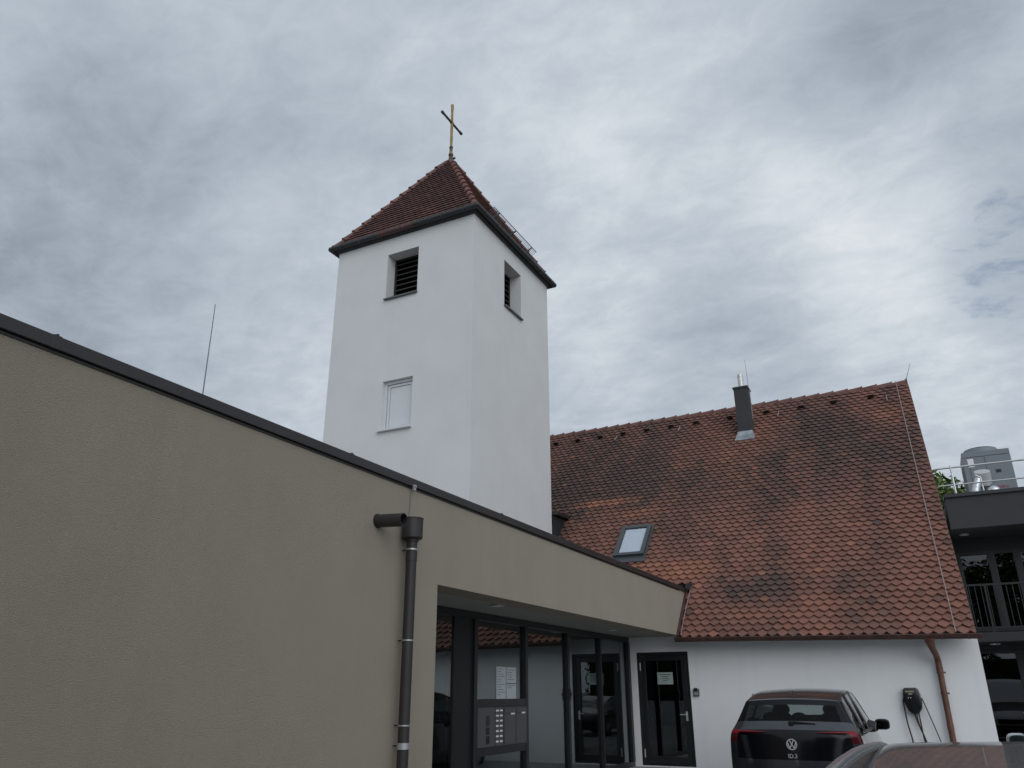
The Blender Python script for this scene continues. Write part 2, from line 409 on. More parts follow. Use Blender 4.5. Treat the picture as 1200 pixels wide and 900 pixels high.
# notice sheets on the glass
nt_ = empty('notice', (GX, 11.56, 1.45), 'pale printed notice sheets stuck on the entrance glass above the letterboxes', 'notice')
b = MB(); b.box(GX-0.043, GX-0.040, 11.22, 11.53, 1.445, 1.905); b.box(GX-0.043, GX-0.040, 11.55, 11.88, 1.445, 1.655); b.box(GX-0.043, GX-0.040, 11.55, 11.88, 1.675, 1.905)
b.build('paper_sheet', M['paper'], nt_)
b = MB()
for k_ in range(11):
    z = 1.87 - k_*0.037
    b.box(GX-0.040, GX-0.0385, 11.245, 11.245 + random.choice((0.13, 0.2, 0.25)), z, z+0.008)
for k_ in range(5):
    z = 1.86 - k_*0.035; b.box(GX-0.040, GX-0.0385, 11.58, 11.58 + random.choice((0.16, 0.22, 0.26)), z, z+0.008)
for k_ in range(2):
    z = 1.63 - k_*0.03; b.box(GX-0.040, GX-0.0385, 11.58, 11.58 + random.choice((0.16, 0.26)), z, z+0.008)
b.build('print_lines', M['ink'], nt_)

# soffit downlights
def downlight(y, x, label):
    t = empty('downlight', (x, y, 2.655), label, 'ceiling light', 'lights in the entrance soffit')
    b = MB(); b.cyl((x, y, 2.640), (x, y, 2.6545), 0.105, n=28); b.build('trim_ring', M['band'], t, smooth=True)
    b = MB(); b.cyl((x, y, 2.634), (x, y, 2.6398), 0.088, n=28); b.build('diffuser', M['lampdisc'], t, smooth=True)
downlight(9.80, -5.27, 'round flat ceiling light in the entrance soffit, nearer the beige corner')
downlight(14.80, -5.46, 'round flat ceiling light in the entrance soffit, nearer the dark side door')

# overflow spout and drain pipe
o_ = MB(); o_.cyl((WX-0.05, 6.37, 3.15), (-4.48, 6.37, 3.13), 0.066, n=28, caps=False)
o_.cyl((WX-0.05, 6.37, 3.15), (-4.48, 6.37, 3.13), 0.058, n=28, caps=False)
ring = []
for kk in range(28):
    a = 2*math.pi*kk/28; ring.append((math.cos(a), math.sin(a)))
vs = [(-4.48, 6.37+0.066*a, 3.13+0.066*b_) for a, b_ in ring] + [(-4.48, 6.37+0.058*a, 3.13+0.058*b_) for a, b_ in ring]
o_.add(vs, [(q, (q+1) % 28, 28+(q+1) % 28, 28+q) for q in range(28)])
o_.cyl((WX+0.0, 6.37, 3.148), (WX+0.010, 6.37, 3.148), 0.073, n=28)
tag(o_.build('overflow_spout', M['pipe'], smooth=True, recalc=False), 'short dark overflow pipe stub sticking out of the beige wall', 'pipe')

PX, PY = -4.685, 6.83
dp = empty('drain_pipe', (PX, PY, 0), 'brown grey rain pipe with round hopper on the beige wall', 'drainpipe')
b = MB(); b.cyl((PX, PY, 3.04), (PX, PY, 3.245), 0.108, 0.108, n=32, caps=False); b.cyl((PX, PY, 3.03), (PX, PY, 3.04), 0.100, 0.108, n=32)
b.cyl((PX, PY, 3.0), (PX, PY, 3.04), 0.066, 0.07, n=24); b.cyl((PX, PY, 3.06), (PX, PY, 3.235), 0.100, n=32)
b.cyl((PX, PY, 3.236), (PX, PY, 3.246), 0.112, n=32)
b.build('rain_hopper', M['pipe'], dp, smooth=True)
b = MB(); b.cyl((PX, PY, 0.62), (PX, PY, 3.02), 0.055, n=28); b.cyl((PX, PY, 2.80), (PX, PY, 2.90), 0.059, n=28)
b.cyl((PX, PY, 0.0), (PX, PY, 0.80), 0.063, n=28)
for z in (0.74, 0.78, 0.81): b.cyl((PX, PY, z-0.012), (PX, PY, z+0.012), 0.068, n=28)
b.build('pipe', M['pipe'], dp, smooth=True)
for z, hh in ((2.92, .008), (2.02, .006), (1.24, .006), (1.06, .028)):
    b = MB(); b.cyl((PX, PY, z-hh), (PX, PY, z+hh), 0.0605, n=28); b.cur = 1; b.box(WX, PX-0.04, PY-0.006, PY+0.006, z-0.006, z+0.006)
    b.build('pipe_clip', [M['band'], M['pipe']], dp, smooth=True)
b = MB(); b.tube([(WX+0.012, PY+0.085, 3.57), (WX+0.012, PY+0.075, 3.3), (WX+0.03, PY+0.04, 3.22)], 0.004, 6)
cw = b.build('earth_wire', M['rod'], dp)
b = MB(); b.box(WX+0.046, WX+0.066, PY+0.065, PY+0.105, 3.575, 3.635); b.cyl((WX+0.066, PY+0.085, 3.615), (WX+0.08, PY+0.085, 3.615), 0.012, n=8)
b.build('wire_clamp', M['band'], cw)
# faint earth cable beside the pipe

def lightning_rod(base, top, r, label):
    b = MB(); b.tube([base, (V(base)+V(top))/2, top], [r, r*0.8, r*0.45], 7)
    b.cyl(V(base), V(base)+V((0,0,0.06)), r*3, r*2, n=10)
    return tag(b.build('lightning_rod', M['rod'], loc=base), label, 'lightning rod', 'thin lightning rods on the roofs')
lightning_rod((-8, 6.715, 3.38), (-8, 6.675, 6.50), 0.012, 'thin tall rod standing alone on the flat roof above the beige wall')

# ------------------------------------------------------------------ church hall with big tiled roof
SL = R(46); TS = V((0, math.cos(SL), math.sin(SL))); TN = V((0, -math.sin(SL), math.cos(SL)))
TMAX = 10.14
def rp(x, t, h=0.0):
    zo = -0.0183*(max(x, -6) + 2.05)*(1 - t/TMAX)
    return V((x, 16.85, 2.55 + zo)) + TS*t + TN*h
def xr(t): return 0.672 - 0.118*t/TMAX
def xl(t): return -4.735 if t < 1.62 else (-8.69 if t < 4.55 else -16.0)

hall = empty('church_hall', (-4, 17.3, 0), 'white walled church hall under a huge steep red tiled roof', 'church hall')
# walls
GXR = 0.695
w = MB(); DX0, DX1, DZ0, DZ1 = -5.86, -4.715, 0.12, 2.34
w.box(-9.3, DX0, 17.3, 17.6, -0.1, 2.9); w.box(DX1, 0.4, 17.3, 17.6, -0.1, 2.9); w.box(DX0, DX1, 17.3, 17.6, DZ1, 2.9); w.box(DX0, DX1, 17.3, 17.6, -0.1, DZ0)
rid = rp(xr(TMAX)-0.03, TMAX, -0.12)
w.prism([(0.4,17.3,-0.1),(0.4,17.3,2.9),(0.4,rid.y,rid.z),(0.4,2*rid.y-17.3,2.9),(0.4,2*rid.y-17.3,-0.1)], (0,0,0))
gp = [(GXR,17.3,-0.1),(GXR,17.3,2.58),(rp(0,0.62).x+0.64,17.3,2.90),(rid.x,rid.y,rid.z),(0.64,2*rid.y-17.3,2.9),(GXR,2*rid.y-17.3,-0.1)]
gi = [(0.4,q[1],q[2]) for q in gp]
n_ = len(gp); w.add(gp+gi, [tuple(range(n_)), tuple(range(2*n_-1, n_-1, -1))] + [(q, (q+1) % n_, n_+(q+1) % n_, n_+q) for q in range(n_)])
w.box(-16, 0.4, 2*rid.y-17.6, 2*rid.y-17.3, -0.1, 2.9)
w.build('wall', M['white'], hall)
b = MB(); b.box(-4.6, GXR+0.012, 17.285, 17.2995, -0.1, 0.07); b.build('plinth', M['anth'], hall)
b = MB()      # boxed eave under the tiles
b.hexa([rp(-4.74,0.05,-0.10), rp(0.66,0.05,-0.10), rp(0.66,0.75,-0.13), rp(-4.74,0.75,-0.13), rp(-4.74,0.05,-0.03), rp(0.66,0.05,-0.03), rp(0.66,0.75,-0.03), rp(-4.74,0.75,-0.03)])
b.build('eave_board', M['whitepaint'], hall)

# tiles
def tile(mb, P, x0, x1, t, e, lo, hi, th, tip, jit):
    """one plain clay tile with a blunt pointed tail; P(x,t,h) maps to the slope"""
    xm = (x0+x1)/2; wd = x1-x0
    def Z(x, tt, h): return P(min(max(x, lo(t)), hi(t)), tt, h)
    top = t + e + tip*0.9
    ht = 0.004; hb = th + 0.029 + jit
    a = [(x0, t+tip), (xm-wd*0.09, t+tip*0.07), (xm, t), (xm+wd*0.09, t+tip*0.07), (x1, t+tip)]
    vs = [Z(x0, top, ht), Z(x1, top, ht)] + [Z(x, tt, hb - (tt-t)/(top-t)*(hb-ht)) for x, tt in reversed(a)]
    low = [Z(x, tt, hb - th - (tt-t)/(top-t)*(hb-ht)) for x, tt in reversed(a)]
    mb.add(vs+low, [(0,6,5,4,3,2,1)] + [(2+q, 3+q, 8+q, 7+q) for q in range(4)] + [(6,0,11),(1,2,7)])

roof = MB()
def noise2(x, y, seed=0):
    def hsh(i, j):
        n = (i*374761393 + j*668265263 + seed*974711) & 0xffffffff
        n = ((n ^ (n >> 13))*1274126177) & 0xffffffff
        return ((n ^ (n >> 16)) & 0xffff)/65535.0
    xi = math.floor(x); yi = math.floor(y); fx = x-xi; fy = y-yi
    fx = fx*fx*(3-2*fx); fy = fy*fy*(3-2*fy)
    return (hsh(xi,yi)*(1-fx)+hsh(xi+1,yi)*fx)*(1-fy) + (hsh(xi,yi+1)*(1-fx)+hsh(xi+1,yi+1)*fx)*fy
# dark weathered blotches seen on the slope: (x, t, radius x, radius t, strength)
BLOT = [(-2.75,1.4,.55,.55,.75),(-3.55,1.3,.4,.45,.7),(-2.8,2.7,.35,.25,.6),(-1.2,1.55,.35,.6,.5),(-1.6,1.3,.35,.4,.4),(-3.0,4.2,.35,.7,.55),(-3.2,6.6,.6,.8,.45),
        (-1.1,6.8,1.0,1.4,.6),(-1.8,8.0,.9,.8,.4),(-5.6,4.3,.9,1.0,.45),(-5.0,3.2,.6,.7,.45),(-6.8,6.5,1.6,1.4,.5),(-4.6,5.4,.6,1.0,.4),(-8.4,8.2,1.6,1.2,.5),(0.1,9.3,.4,.8,.35),(-.6,4.5,.5,.5,.2)]
FRESH = [(-7.7,5.3,.75,.16,.9),(-8.55,4.5,.14,.1,.9),(-6.4,4.62,.7,.16,.6),(-5.1,2.05,.75,.32,.8),(-6.0,2.3,.8,.14,.55),(-3.2,.5,.9,.2,.35),(-1.9,.75,.5,.25,.3),(-4.2,7.3,.5,1.6,.3),(-.1,8.3,.35,.25,.45),(-3.5,8.0,.3,1.2,.25)]
TW, TE = 0.1965, 0.171
rows = int((TMAX-0.02)/TE)
rnd = random.Random(3)
SX0, SX1, ST0, ST1 = -6.79, -6.0, 2.80, 4.04
for r in range(rows):
    t = 0.0 + r*TE - 0.06
    off = 0.5*TW if r % 2 else 0.0
    c0 = int((xl(t) - 1)/TW) - 1
    for cidx in range(c0, 6):
        x0 = cidx*TW + off; x1 = x0 + TW - 0.003
        if x1 < xl(t)+0.02 or x0 > xr(t)-0.02: continue
        if SX0+.1 < (x0+x1)/2 < SX1-.1 and ST0+.1 < t < ST1-.3: continue
        xm = (x0+x1)/2
        o = 0.50*max(0, noise2(xm*0.55+3, t*0.33, 1)-0.42)*2 + 0.45*max(0, noise2(xm*1.7, t*0.8, 2)-0.5)*2 + (0.28 if xm < -5 else 0.10)*t/TMAX + (0.16 if xm < -6 and t > 5 else 0)
        for (bx, bt, rx, rt, st) in BLOT:
            dd = ((xm-bx)/rx)**2 + ((t-bt)/rt)**2
            if dd < 4: o += .85*st*math.exp(-dd)*(0.6+0.8*rnd.random())
        o += 0.35*max(0, noise2(xm*2.6+9, t*0.22, 5)-0.5)*2
        o *= 0.70+0.50*rnd.random()
        nw = 0.0
        for (bx, bt, rx, rt, st) in FRESH:
            dd = ((xm-bx)/rx)**2 + ((t-bt)/rt)**2
            if dd < 3: nw = max(nw, st*math.exp(-dd*dd*0.5)*(0.5+0.7*rnd.random()))
        if rnd.random() < 0.04: nw = max(nw, rnd.random()*0.5)
        if rnd.random() < 0.05: o += rnd.random()*0.6
        roof.attr = (min(1, max(0, o + rnd.uniform(-.06,.06))), min(1, nw), 0.55+rnd.uniform(-0.13, 0.13))
        tile(roof, rp, x0 + rnd.uniform(-.002,.002), x1, t + rnd.uniform(-.005,.005), TE, xl, xr, 0.026, 0.100, rnd.uniform(0, 0.009))
roof.attr = (0.9, 0, 0.3)
roof.cur = 1
for (x0, x1, t0, t1) in ((-4.735, 0.66, 0.0, 1.70), (-8.67, 0.64, 1.70, 4.6), (-16, 0.55, 4.6, TMAX)):
    roof.add([rp(x0,t0,-0.004), rp(x1,t0,-0.004), rp(x1 if t1 < 9 else xr(TMAX)-0.01,t1,-0.004), rp(x0,t1,-0.004)], [(0,1,2,3)])
    roof.add([rp(x0,t0,-0.05), rp(x1,t0,-0.05), rp(x1 if t1 < 9 else xr(TMAX)-0.01,t1,-0.05), rp(x0,t1,-0.05)], [(3,2,1,0)])
ro = roof.build('roof', [M['tile'], M['underlay']], hall, recalc=False)
# far slope
b = MB(); rz = rp(0, TMAX).z; ry = rp(0, TMAX).y
b.hexa([(-16, 2*ry-16.9, 2.6), (0.66, 2*ry-16.9, 2.6), (xr(TMAX), ry+.02, rz-.02), (-16, ry+.02, rz-.02), (-16, 2*ry-16.85, 2.66), (0.66, 2*ry-16.85, 2.66), (xr(TMAX), ry+.02, rz+.03), (-16, ry+.02, rz+.03)])
b.build('rear_roof_slope', M['backroof'], hall)
# verge edge
b = MB()
for q in range(58):
    t = q*TE; x = xr(t)
    b.hexa([rp(x-.05,t,-.05), rp(x+.012,t,-.05), rp(x+.010,t+TE+.03,-.05), rp(x-.05,t+TE+.03,-.05), rp(x-.05,t,.034), rp(x+.012,t,.034), rp(x+.010,t+TE+.03,.014), rp(x-.05,t+TE+.03,.014)])
b.build('verge_tiles', M['ridge'], ro)
# ridge tiles
b = MB(); x = 0.56; LR = 0.40
while x > -16:
    pa = V((x, ry+0.01, rz-0.075)); pb = V((x-LR-0.05, ry+0.01, rz-0.085))
    b.cyl(pa, pb, 0.150, 0.120, n=16)
    b.cyl(pa+V((0,0,0)), pa-V((0.05,0,0)), 0.163, 0.150, n=16)
    x -= LR
b.build('ridge_tiles', M['ridge'], ro, smooth=True)
# ventilation tiles and roof hooks near the ridge
for vx in (-10.3, -9.5, -8.7, -7.9, -7.1, -6.3, -5.5, -4.45, -3.35, -2.35, -1.45, -0.45):
    t = 9.42; b = MB()
    b.hexa([rp(vx-.10,t,.02), rp(vx+.10,t,.02), rp(vx+.07,t+.22,.02), rp(vx-.07,t+.22,.02), rp(vx-.085,t-.01,.15), rp(vx+.085,t-.01,.15), rp(vx+.06,t+.2,.07), rp(vx-.06,t+.2,.07)])
    b.cur = 1; b.hexa([rp(vx-.07,t-.022,.03), rp(vx+.07,t-.022,.03), rp(vx+.07,t-.011,.03), rp(vx-.07,t-.011,.03), rp(vx-.07,t-.022,.14), rp(vx+.07,t-.022,.14), rp(vx+.07,t-.011,.14), rp(vx-.07,t-.011,.14)])
    b.build('vent_tile', [M['ridge'], M['black']], ro)
for vx in (-8.1, -6.0, -3.0, -0.05):
    b = MB(); b.tube([rp(vx,9.35,.07), rp(vx,9.1,.09), rp(vx,9.0,.12), rp(vx,9.04,.17)], 0.014, 6); b.build('roof_hook', M['wire'], ro)
# white lightning cables
b = MB(); b.tube([rp(0.36-0.10*(q/24.0), TMAX*q/24.0 - (0.05 if q == 0 else 0), 0.085) for q in range(25)], 0.009, 6)
for q in range(14): b.cyl(rp(0.36-0.10*(q/13.0), 0.05+q*0.75, .03), rp(0.36-0.10*(q/13.0), 0.05+q*0.75, .085), 0.016, n=6)
b.build('lightning_cable', M['wire'], ro)
b = MB(); b.tube([rp(-4.69, 0.0, 0.07), rp(-4.69, 0.8, .07), rp(-4.66, 1.5, .07)], 0.009, 6); b.build('lightning_cable', M['wire'], ro)
b = MB(); b.hexa([rp(-4.80,0.0,-.02), rp(-4.735,0.0,-.02), rp(-4.735,1.75,-.02), rp(-4.80,1.75,-.02), rp(-4.80,0.0,.045), rp(-4.742,0.0,.045), rp(-4.742,1.75,.045), rp(-4.80,1.75,.045)])
b.build('flashing', M['redsheet'], ro)
b = MB(); b.box(-4.74, -4.66, 17.75, 18.05, 3.66, 3.80); b.build('corner_flashing', M['coping'], ro)

# gutter
def gutter_mesh():
    b = MB(); n = 10; xs = [-4.80 + q*0.25 for q in range(23)]; xs[-1] = 0.76
    vs = []
    for x in xs:
        cz = rp(x, 0).z - 0.02; cy = 16.76
        for rr in (0.078, 0.070):
            for q in range(n+1):
                a = math.pi + math.pi*q/n
                vs.append((x, cy + rr*math.cos(a), cz + rr*math.sin(a)))
    m_ = 2*(n+1); fs = []
    for s_ in range(len(xs)-1):
        for q in range(n):
            fs.append((s_*m_+q, s_*m_+q+1, (s_+1)*m_+q+1, (s_+1)*m_+q))
            fs.append((s_*m_+n+1+q, (s_+1)*m_+n+1+q, (s_+1)*m_+n+2+q, s_*m_+n+2+q))
    for s_ in (0, len(xs)-1):
        fs.append(tuple(s_*m_+q for q in range(n+1)))
    b.add(vs, fs)
    b.tube([(x, 16.76-0.078, rp(x,0).z-0.018) for x in xs], 0.011, 8)
    return b
gu = gutter_mesh().build('gutter', M['darkcopper'], hall, smooth=True)
for x in (-4.2, -3.55, -2.85, -2.15, -1.45, -0.75, 0.12, 0.55):
    b = MB(); z = rp(x,0).z-0.02
    b.tube([(x, 16.76+0.079*math.cos(a), z+0.082*math.sin(a)) for a in [math.pi + math.pi*q/8 for q in range(9)]], 0.009, 5); b.build('gutter_bracket', M['copper'], gu)

# copper downpipe
cp = empty('copper_downpipe', (-0.02, 17.22, 0), 'weathered copper rain pipe on the white hall wall beside the charger', 'drainpipe')
b = MB(); z0 = rp(-0.1,0).z
b.tube([(-0.09,16.77,z0-0.07), (-0.09,16.78,z0-0.12), (-0.07,16.90,z0-0.24), (-0.03,17.10,z0-0.36), (-0.015,17.20,z0-0.46), (-0.015,17.20,z0-0.60)], [0.095,0.085,0.058,0.055,0.055,0.055], 20)
b.build('swan_neck', M['copper'], cp, smooth=True)
b = MB(); b.cyl((-0.015,17.20,0.0),(-0.015,17.20,z0-0.58),0.052, n=24); b.cyl((-0.015,17.20,0.9),(-0.015,17.20,1.0),0.056, n=24); b.cyl((-0.015,17.20,z0-0.66),(-0.015,17.20,z0-0.56),0.058, n=24)
b.build('pipe', M['copper'], cp, smooth=True)
for z in (z0-0.66, 1.5, 0.6):
    b = MB(); b.cyl((-0.015,17.20,z-.015),(-0.015,17.20,z+.015),0.061, n=24); b.box(-0.03,0.0,17.25,17.30,z-.01,z+.01); b.box(0.04,0.075,17.19,17.21,z-.014,z+.014); b.build('pipe_clip', M['copper'], cp, smooth=True)

# side door
b = MB(); b.box(DX0, DX0+0.07, 17.34, 17.42, DZ0, DZ1); b.box(DX1-0.07, DX1, 17.34, 17.42, DZ0, DZ1); b.box(DX0+.07, DX1-.07, 17.34, 17.42, DZ1-0.07, DZ1); b.box(DX0+.07, DX1-.07, 17.34, 17.42, DZ0, DZ0+0.03)
b.build('door_frame', M['frame'], hall, bevel=0.004)
b = MB(); X0, X1, Z0, Z1 = DX0+0.075, DX1-0.075, DZ0+0.035, DZ1-0.075; SW = 0.10
b.box(X0, X0+SW, 17.345, 17.41, Z0, Z1); b.box(X1-SW, X1, 17.345, 17.41, Z0, Z1); b.box(X0+SW, X1-SW, 17.345, 17.41, Z1-SW, Z1); b.box(X0+SW, X1-SW, 17.345, 17.41, Z0, Z0+0.14)
dr = b.build('door', M['frame'], hall, bevel=0.004)
b = MB(); b.box(X0+SW-.01, X1-SW+.01, 17.372, 17.384, Z0+.13, Z1-SW+.01); b.build('glass_pane', M['doorglass'], dr)
b = MB(); b.cyl((X1-.05,17.345,1.10),(X1-.05,17.285,1.10),.011,n=10); b.cyl((X1-.05,17.29,1.10),(X1-.18,17.29,1.10),.011,n=10); b.box(X1-.07,X1-.03,17.336,17.3445,.98,1.16); b.build('handle', M['steel'], dr, smooth=True)
for z in (0.35, 2.05):
    b = MB(); b.cyl((DX0+.072,17.330,z-.08),(DX0+.072,17.330,z+.08),.013,n=10); b.build('hinge', M['steel'], dr, smooth=True)
b = MB(); b.box(DX0, DX1, 17.8, 17.85, 0, 2.6); b.box(X0+.24, X0+.30, 17.72, 17.78, .1, 2.3); b.box(X0+.62, X0+.68, 17.72, 17.78, .1, 2.3); b.build('porch_screen', M['black'], hall)
dn = empty('door_notice', (-5.26, 17.37, 1.69), 'pale green paper notice on the glass of the dark side door', 'notice')
b = MB(); b.box(-5.43, -5.09, 17.366, 17.369, 1.69, 1.93); b.build('paper_sheet', M['greenpaper'], dn)
b = MB()
for q, (l0, l1) in enumerate(((.04,.30),(.10,.24),(.10,.27),(.12,.22))): b.box(-5.43+l0, -5.43+l1, 17.364, 17.3655, 1.875-q*.04, 1.89-q*.04)
b.build('print_lines', M['ink'], dn)
kb = empty('entry_keypad', (-4.585, 17.3, 1.45), 'small grey keypad box on the white wall right of the side door', 'keypad')
b = MB(); b.box(-4.65, -4.525, 17.245, 17.2995, 1.455, 1.60); b.build('housing', M['greykey'], kb, bevel=0.012)
b = MB(); b.box(-4.63, -4.545, 17.238, 17.2445, 1.475, 1.53); b.build('keypad_face', M['band'], kb, bevel=0.002)
b = MB(); b.box(-4.62, -4.555, 17.225, 17.2445, 1.56, 1.615); b.build('cover_lug', M['black'], kb, bevel=0.004)

# skylight
SX0, SX1, ST0, ST1 = -6.79, -6.0, 2.80, 4.04
def rbox(mb, x0, x1, t0, t1, h0, h1):
    mb.hexa([rp(x0,t0,h0), rp(x1,t0,h0), rp(x1,t1,h0), rp(x0,t1,h0), rp(x0,t0,h1), rp(x1,t0,h1), rp(x1,t1,h1), rp(x0,t1,h1)])
b = MB(); f_ = 0.10
rbox(b, SX0, SX0+f_, ST0, ST1, .0, .135); rbox(b, SX1-f_, SX1, ST0, ST1, .0, .135); rbox(b, SX0+f_, SX1-f_, ST1-f_*1.1, ST1, .0, .135); rbox(b, SX0+f_, SX1-f_, ST0, ST0+f_, .0, .135)
sk = b.build('skylight', M['skyframe'], hall, bevel=0.008)
b = MB(); rbox(b, SX0+f_-.01, SX1-f_+.01, ST0+f_-.01, ST1-f_*1.1+.01, .108, .114); b.build('glass_pane', M['clearglass'], sk)
b = MB(); rbox(b, SX0+f_+.02, SX1-f_-.02, ST0+f_+.02, ST1-f_*1.1-.02, .088, .093); b.build('blind', M['blind'], sk)
b = MB(); rbox(b, SX0-.05, SX1+.05, ST0-.22, ST0-.001, .045, .068); rbox(b, SX0-.05, SX0-.002, ST0, ST1+.03, .02, .066); rbox(b, SX1+.002, SX1+.05, ST0, ST1+.03, .02, .066); b.build('flashing', M['skyframe'], sk)

# chimney
cy = rp(0, 8.17).y
ch = MB(); ch.box(-4.10, -3.70, cy, cy+0.46, 8.3, 9.98); cho = ch.build('chimney', M['anth'], hall, bevel=0.004)
b = MB(); b.box(-4.125, -3.675, cy-.025, cy+.485, 9.982, 10.04); b.build('chimney_cap', M['darkmetal'], cho, bevel=0.006)
b = MB(); b.cyl((-3.90, cy+.22, 10.05), (-3.90, cy+.22, 10.50), .078, n=20); b.cyl((-3.90, cy+.22, 10.40), (-3.90, cy+.22, 10.42), .083, n=20); b.build('flue', M['steel'], cho, smooth=True)
b = MB(); b.box(-4.115, -3.685, cy-.012, cy+.2, 8.42, 8.64)
b.hexa([rp(-4.19,7.98,.03), rp(-3.62,7.98,.03), rp(-3.66,8.3,.03), rp(-4.15,8.3,.03), rp(-4.19,7.98,.055), rp(-3.62,7.98,.055), rp(-3.66,8.3,.075), rp(-4.15,8.3,.075)]); b.build('chimney_flashing', M['zinc'], cho)
b = MB(); b.tube([(-3.655, cy+.1, 9.9), (-3.655, cy+.12, 9.0)], .01, 6); b.build('chimney_cable', M['wire'], cho)
lightning_rod((-3.70, cy+.3, 9.9), (-3.72, cy+.3, 10.98), 0.007, 'thin rod rising beside the steel flue of the chimney')
lightning_rod((0.53, ry+.0, rz+0.05), (0.72, ry+.0, rz+0.55), 0.009, 'short leaning rod at the gable end of the tiled ridge')

# dark dormer beside the tower
do = empty('dormer', (-8.9, 20.0, 4.6), 'small dark metal clad dormer wedged between the tower and the tiled roof', 'dormer')
b = MB(); b.hexa([(-9.6,19.36,4.0),(-8.66,19.36,4.0),(-8.66,20.75,4.0),(-9.6,20.75,4.0),(-9.6,19.36,6.06),(-8.66,19.36,6.02),(-8.66,20.75,6.10),(-9.6,20.75,6.14)])
b.build('cladding', M['darkmetal'], do)
b = MB()
for y in (19.42, 19.66, 19.90, 20.14): b.box(-8.659, -8.632, y-.014, y+.014, 4.1, 6.0)
b.build('standing_seam', M['darkmetal'], do)
b = MB(); b.hexa([(-9.62,19.31,6.07),(-8.54,19.31,6.03),(-8.54,20.9,6.08),(-9.62,20.9,6.15),(-9.62,19.31,6.17),(-8.54,19.31,6.13),(-8.54,20.9,6.19),(-9.62,20.9,6.26)]); b.build('roof', M['coping'], do, bevel=.01)

# ------------------------------------------------------------------ tower
TK = 8.70/9.30
def tx(*a): return [q*TK for q in a]
def tz(*a): return [1.53+(q-1.53)*TK for q in a]
TX0, TX1, TY0, TY1 = tx(-13.98, -9.30, 15.88, 20.62); TZ = tz(13.93)[0]
tw = empty('church_tower', ((TX0+TX1)/2, (TY0+TY1)/2, 0), 'tall square white church tower with red tiled pyramid roof', 'tower')
CX, CY = (TX0+TX1)/2, (TY0+TY1)/2
# walls as a shell with real window openings: front face (y=TY0) and right face (x=TX1)
FW0, FW1 = tx(-12.16, -11.10); FZ0, FZ1 = tz(11.87, 13.31)
HW0, HW1 = tx(-12.07, -11.10); HZ0, HZ1 = tz(7.96, 9.35)
RY0, RY1 = tx(17.65, 18.72); RZ0, RZ1 = tz(11.83, 13.31)
TH = 0.42
b = MB()
def holed_front(mb, holes, u0, u1, z0, z1, P):
    us = sorted(set([u0, u1] + [h_[0] for h_ in holes] + [h_[1] for h_ in holes])); zs = sorted(set([z0, z1] + [h_[2] for h_ in holes] + [h_[3] for h_ in holes]))
    inh = lambda u, z: any(h_[0] < u < h_[1] and h_[2] < z < h_[3] for h_ in holes)
    for a in range(len(us)-1):
        for c_ in range(len(zs)-1):
            if inh((us[a]+us[a+1])/2, (zs[c_]+zs[c_+1])/2): continue
            for dpt in (0, 1):
                q = [P(us[a], zs[c_], dpt), P(us[a+1], zs[c_], dpt), P(us[a+1], zs[c_+1], dpt), P(us[a], zs[c_+1], dpt)]
                mb.add(q, [(0,1,2,3)])
    for h_ in holes:
        c4 = [(h_[0],h_[2]),(h_[1],h_[2]),(h_[1],h_[3]),(h_[0],h_[3])]
        for q in range(4):
            a, c_ = c4[q], c4[(q+1) % 4]
            mb.add([P(*a,0), P(*c_,0), P(*c_,1), P(*a,1)], [(0,1,2,3)])
holed_front(b, [(FW0,FW1,FZ0,FZ1),(HW0,HW1,HZ0,HZ1)], TX0, TX1, -0.1, TZ, lambda u,z,d_: (u if not d_ else min(max(u,TX0+TH),TX1-TH), TY0+TH*d_, z))
holed_front(b, [(RY0,RY1,RZ0,RZ1)], TY0, TY1, -0.1, TZ, lambda u,z,d_: (TX1-TH*d_, u if not d_ else min(max(u,TY0+TH),TY1-TH), z))
holed_front(b, [], TX0, TX1, -0.1, TZ, lambda u,z,d_: (u if not d_ else min(max(u,TX0+TH),TX1-TH), TY1-TH*d_, z))
holed_front(b, [], TY0, TY1, -0.1, TZ, lambda u,z,d_: (TX0+TH*d_, u if not d_ else min(max(u,TY0+TH),TY1-TH), z))
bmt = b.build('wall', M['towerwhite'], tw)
bm = bmesh.new(); bm.from_mesh(bmt.data); bmesh.ops.remove_doubles(bm, verts=bm.verts, dist=0.0005); bmesh.ops.recalc_face_normals(bm, faces=bm.faces); bm.to_mesh(bmt.data); bm.free()

def sound_window(P, Lw, Hh):
    """P(u, z, depth) maps window coordinates; u along the wall, depth into it"""
    b = MB(); t_ = 0.05
    for (u0,u1,z0,z1) in ((0,t_,0,Hh),(Lw-t_,Lw,0,Hh),(t_,Lw-t_,0,t_),(t_,Lw-t_,Hh-t_,Hh)):
        b.hexa([P(u0,z0,.34),P(u1,z0,.34),P(u1,z0,.40),P(u0,z0,.40),P(u0,z1,.34),P(u1,z1,.34),P(u1,z1,.40),P(u0,z1,.40)])
    fr_ = b.build('louvre_window', M['louvre'], tw)
    b = MB(); n = 8
    for q in range(n):
        z = t_ + (Hh-2*t_)*(q+0.15)/n
        b.hexa([P(t_,z,.345),P(Lw-t_,z,.345),P(Lw-t_,z+.13,.50),P(t_,z+.13,.50),P(t_,z+.022,.345),P(Lw-t_,z+.022,.345),P(Lw-t_,z+.152,.50),P(t_,z+.152,.50)])
    b.build('louvre_blades', M['louvreedge'], fr_)
    b = MB(); b.hexa([P(-.02,-.04,-.07),P(Lw+.02,-.04,-.07),P(Lw+.02,-.01,.34),P(-.02,-.01,.34),P(-.02,0.0,-.07),P(Lw+.02,0.0,-.07),P(Lw+.02,0.03,.34),P(-.02,0.03,.34)])
    b.build('window_sill', M['sill'], tw)
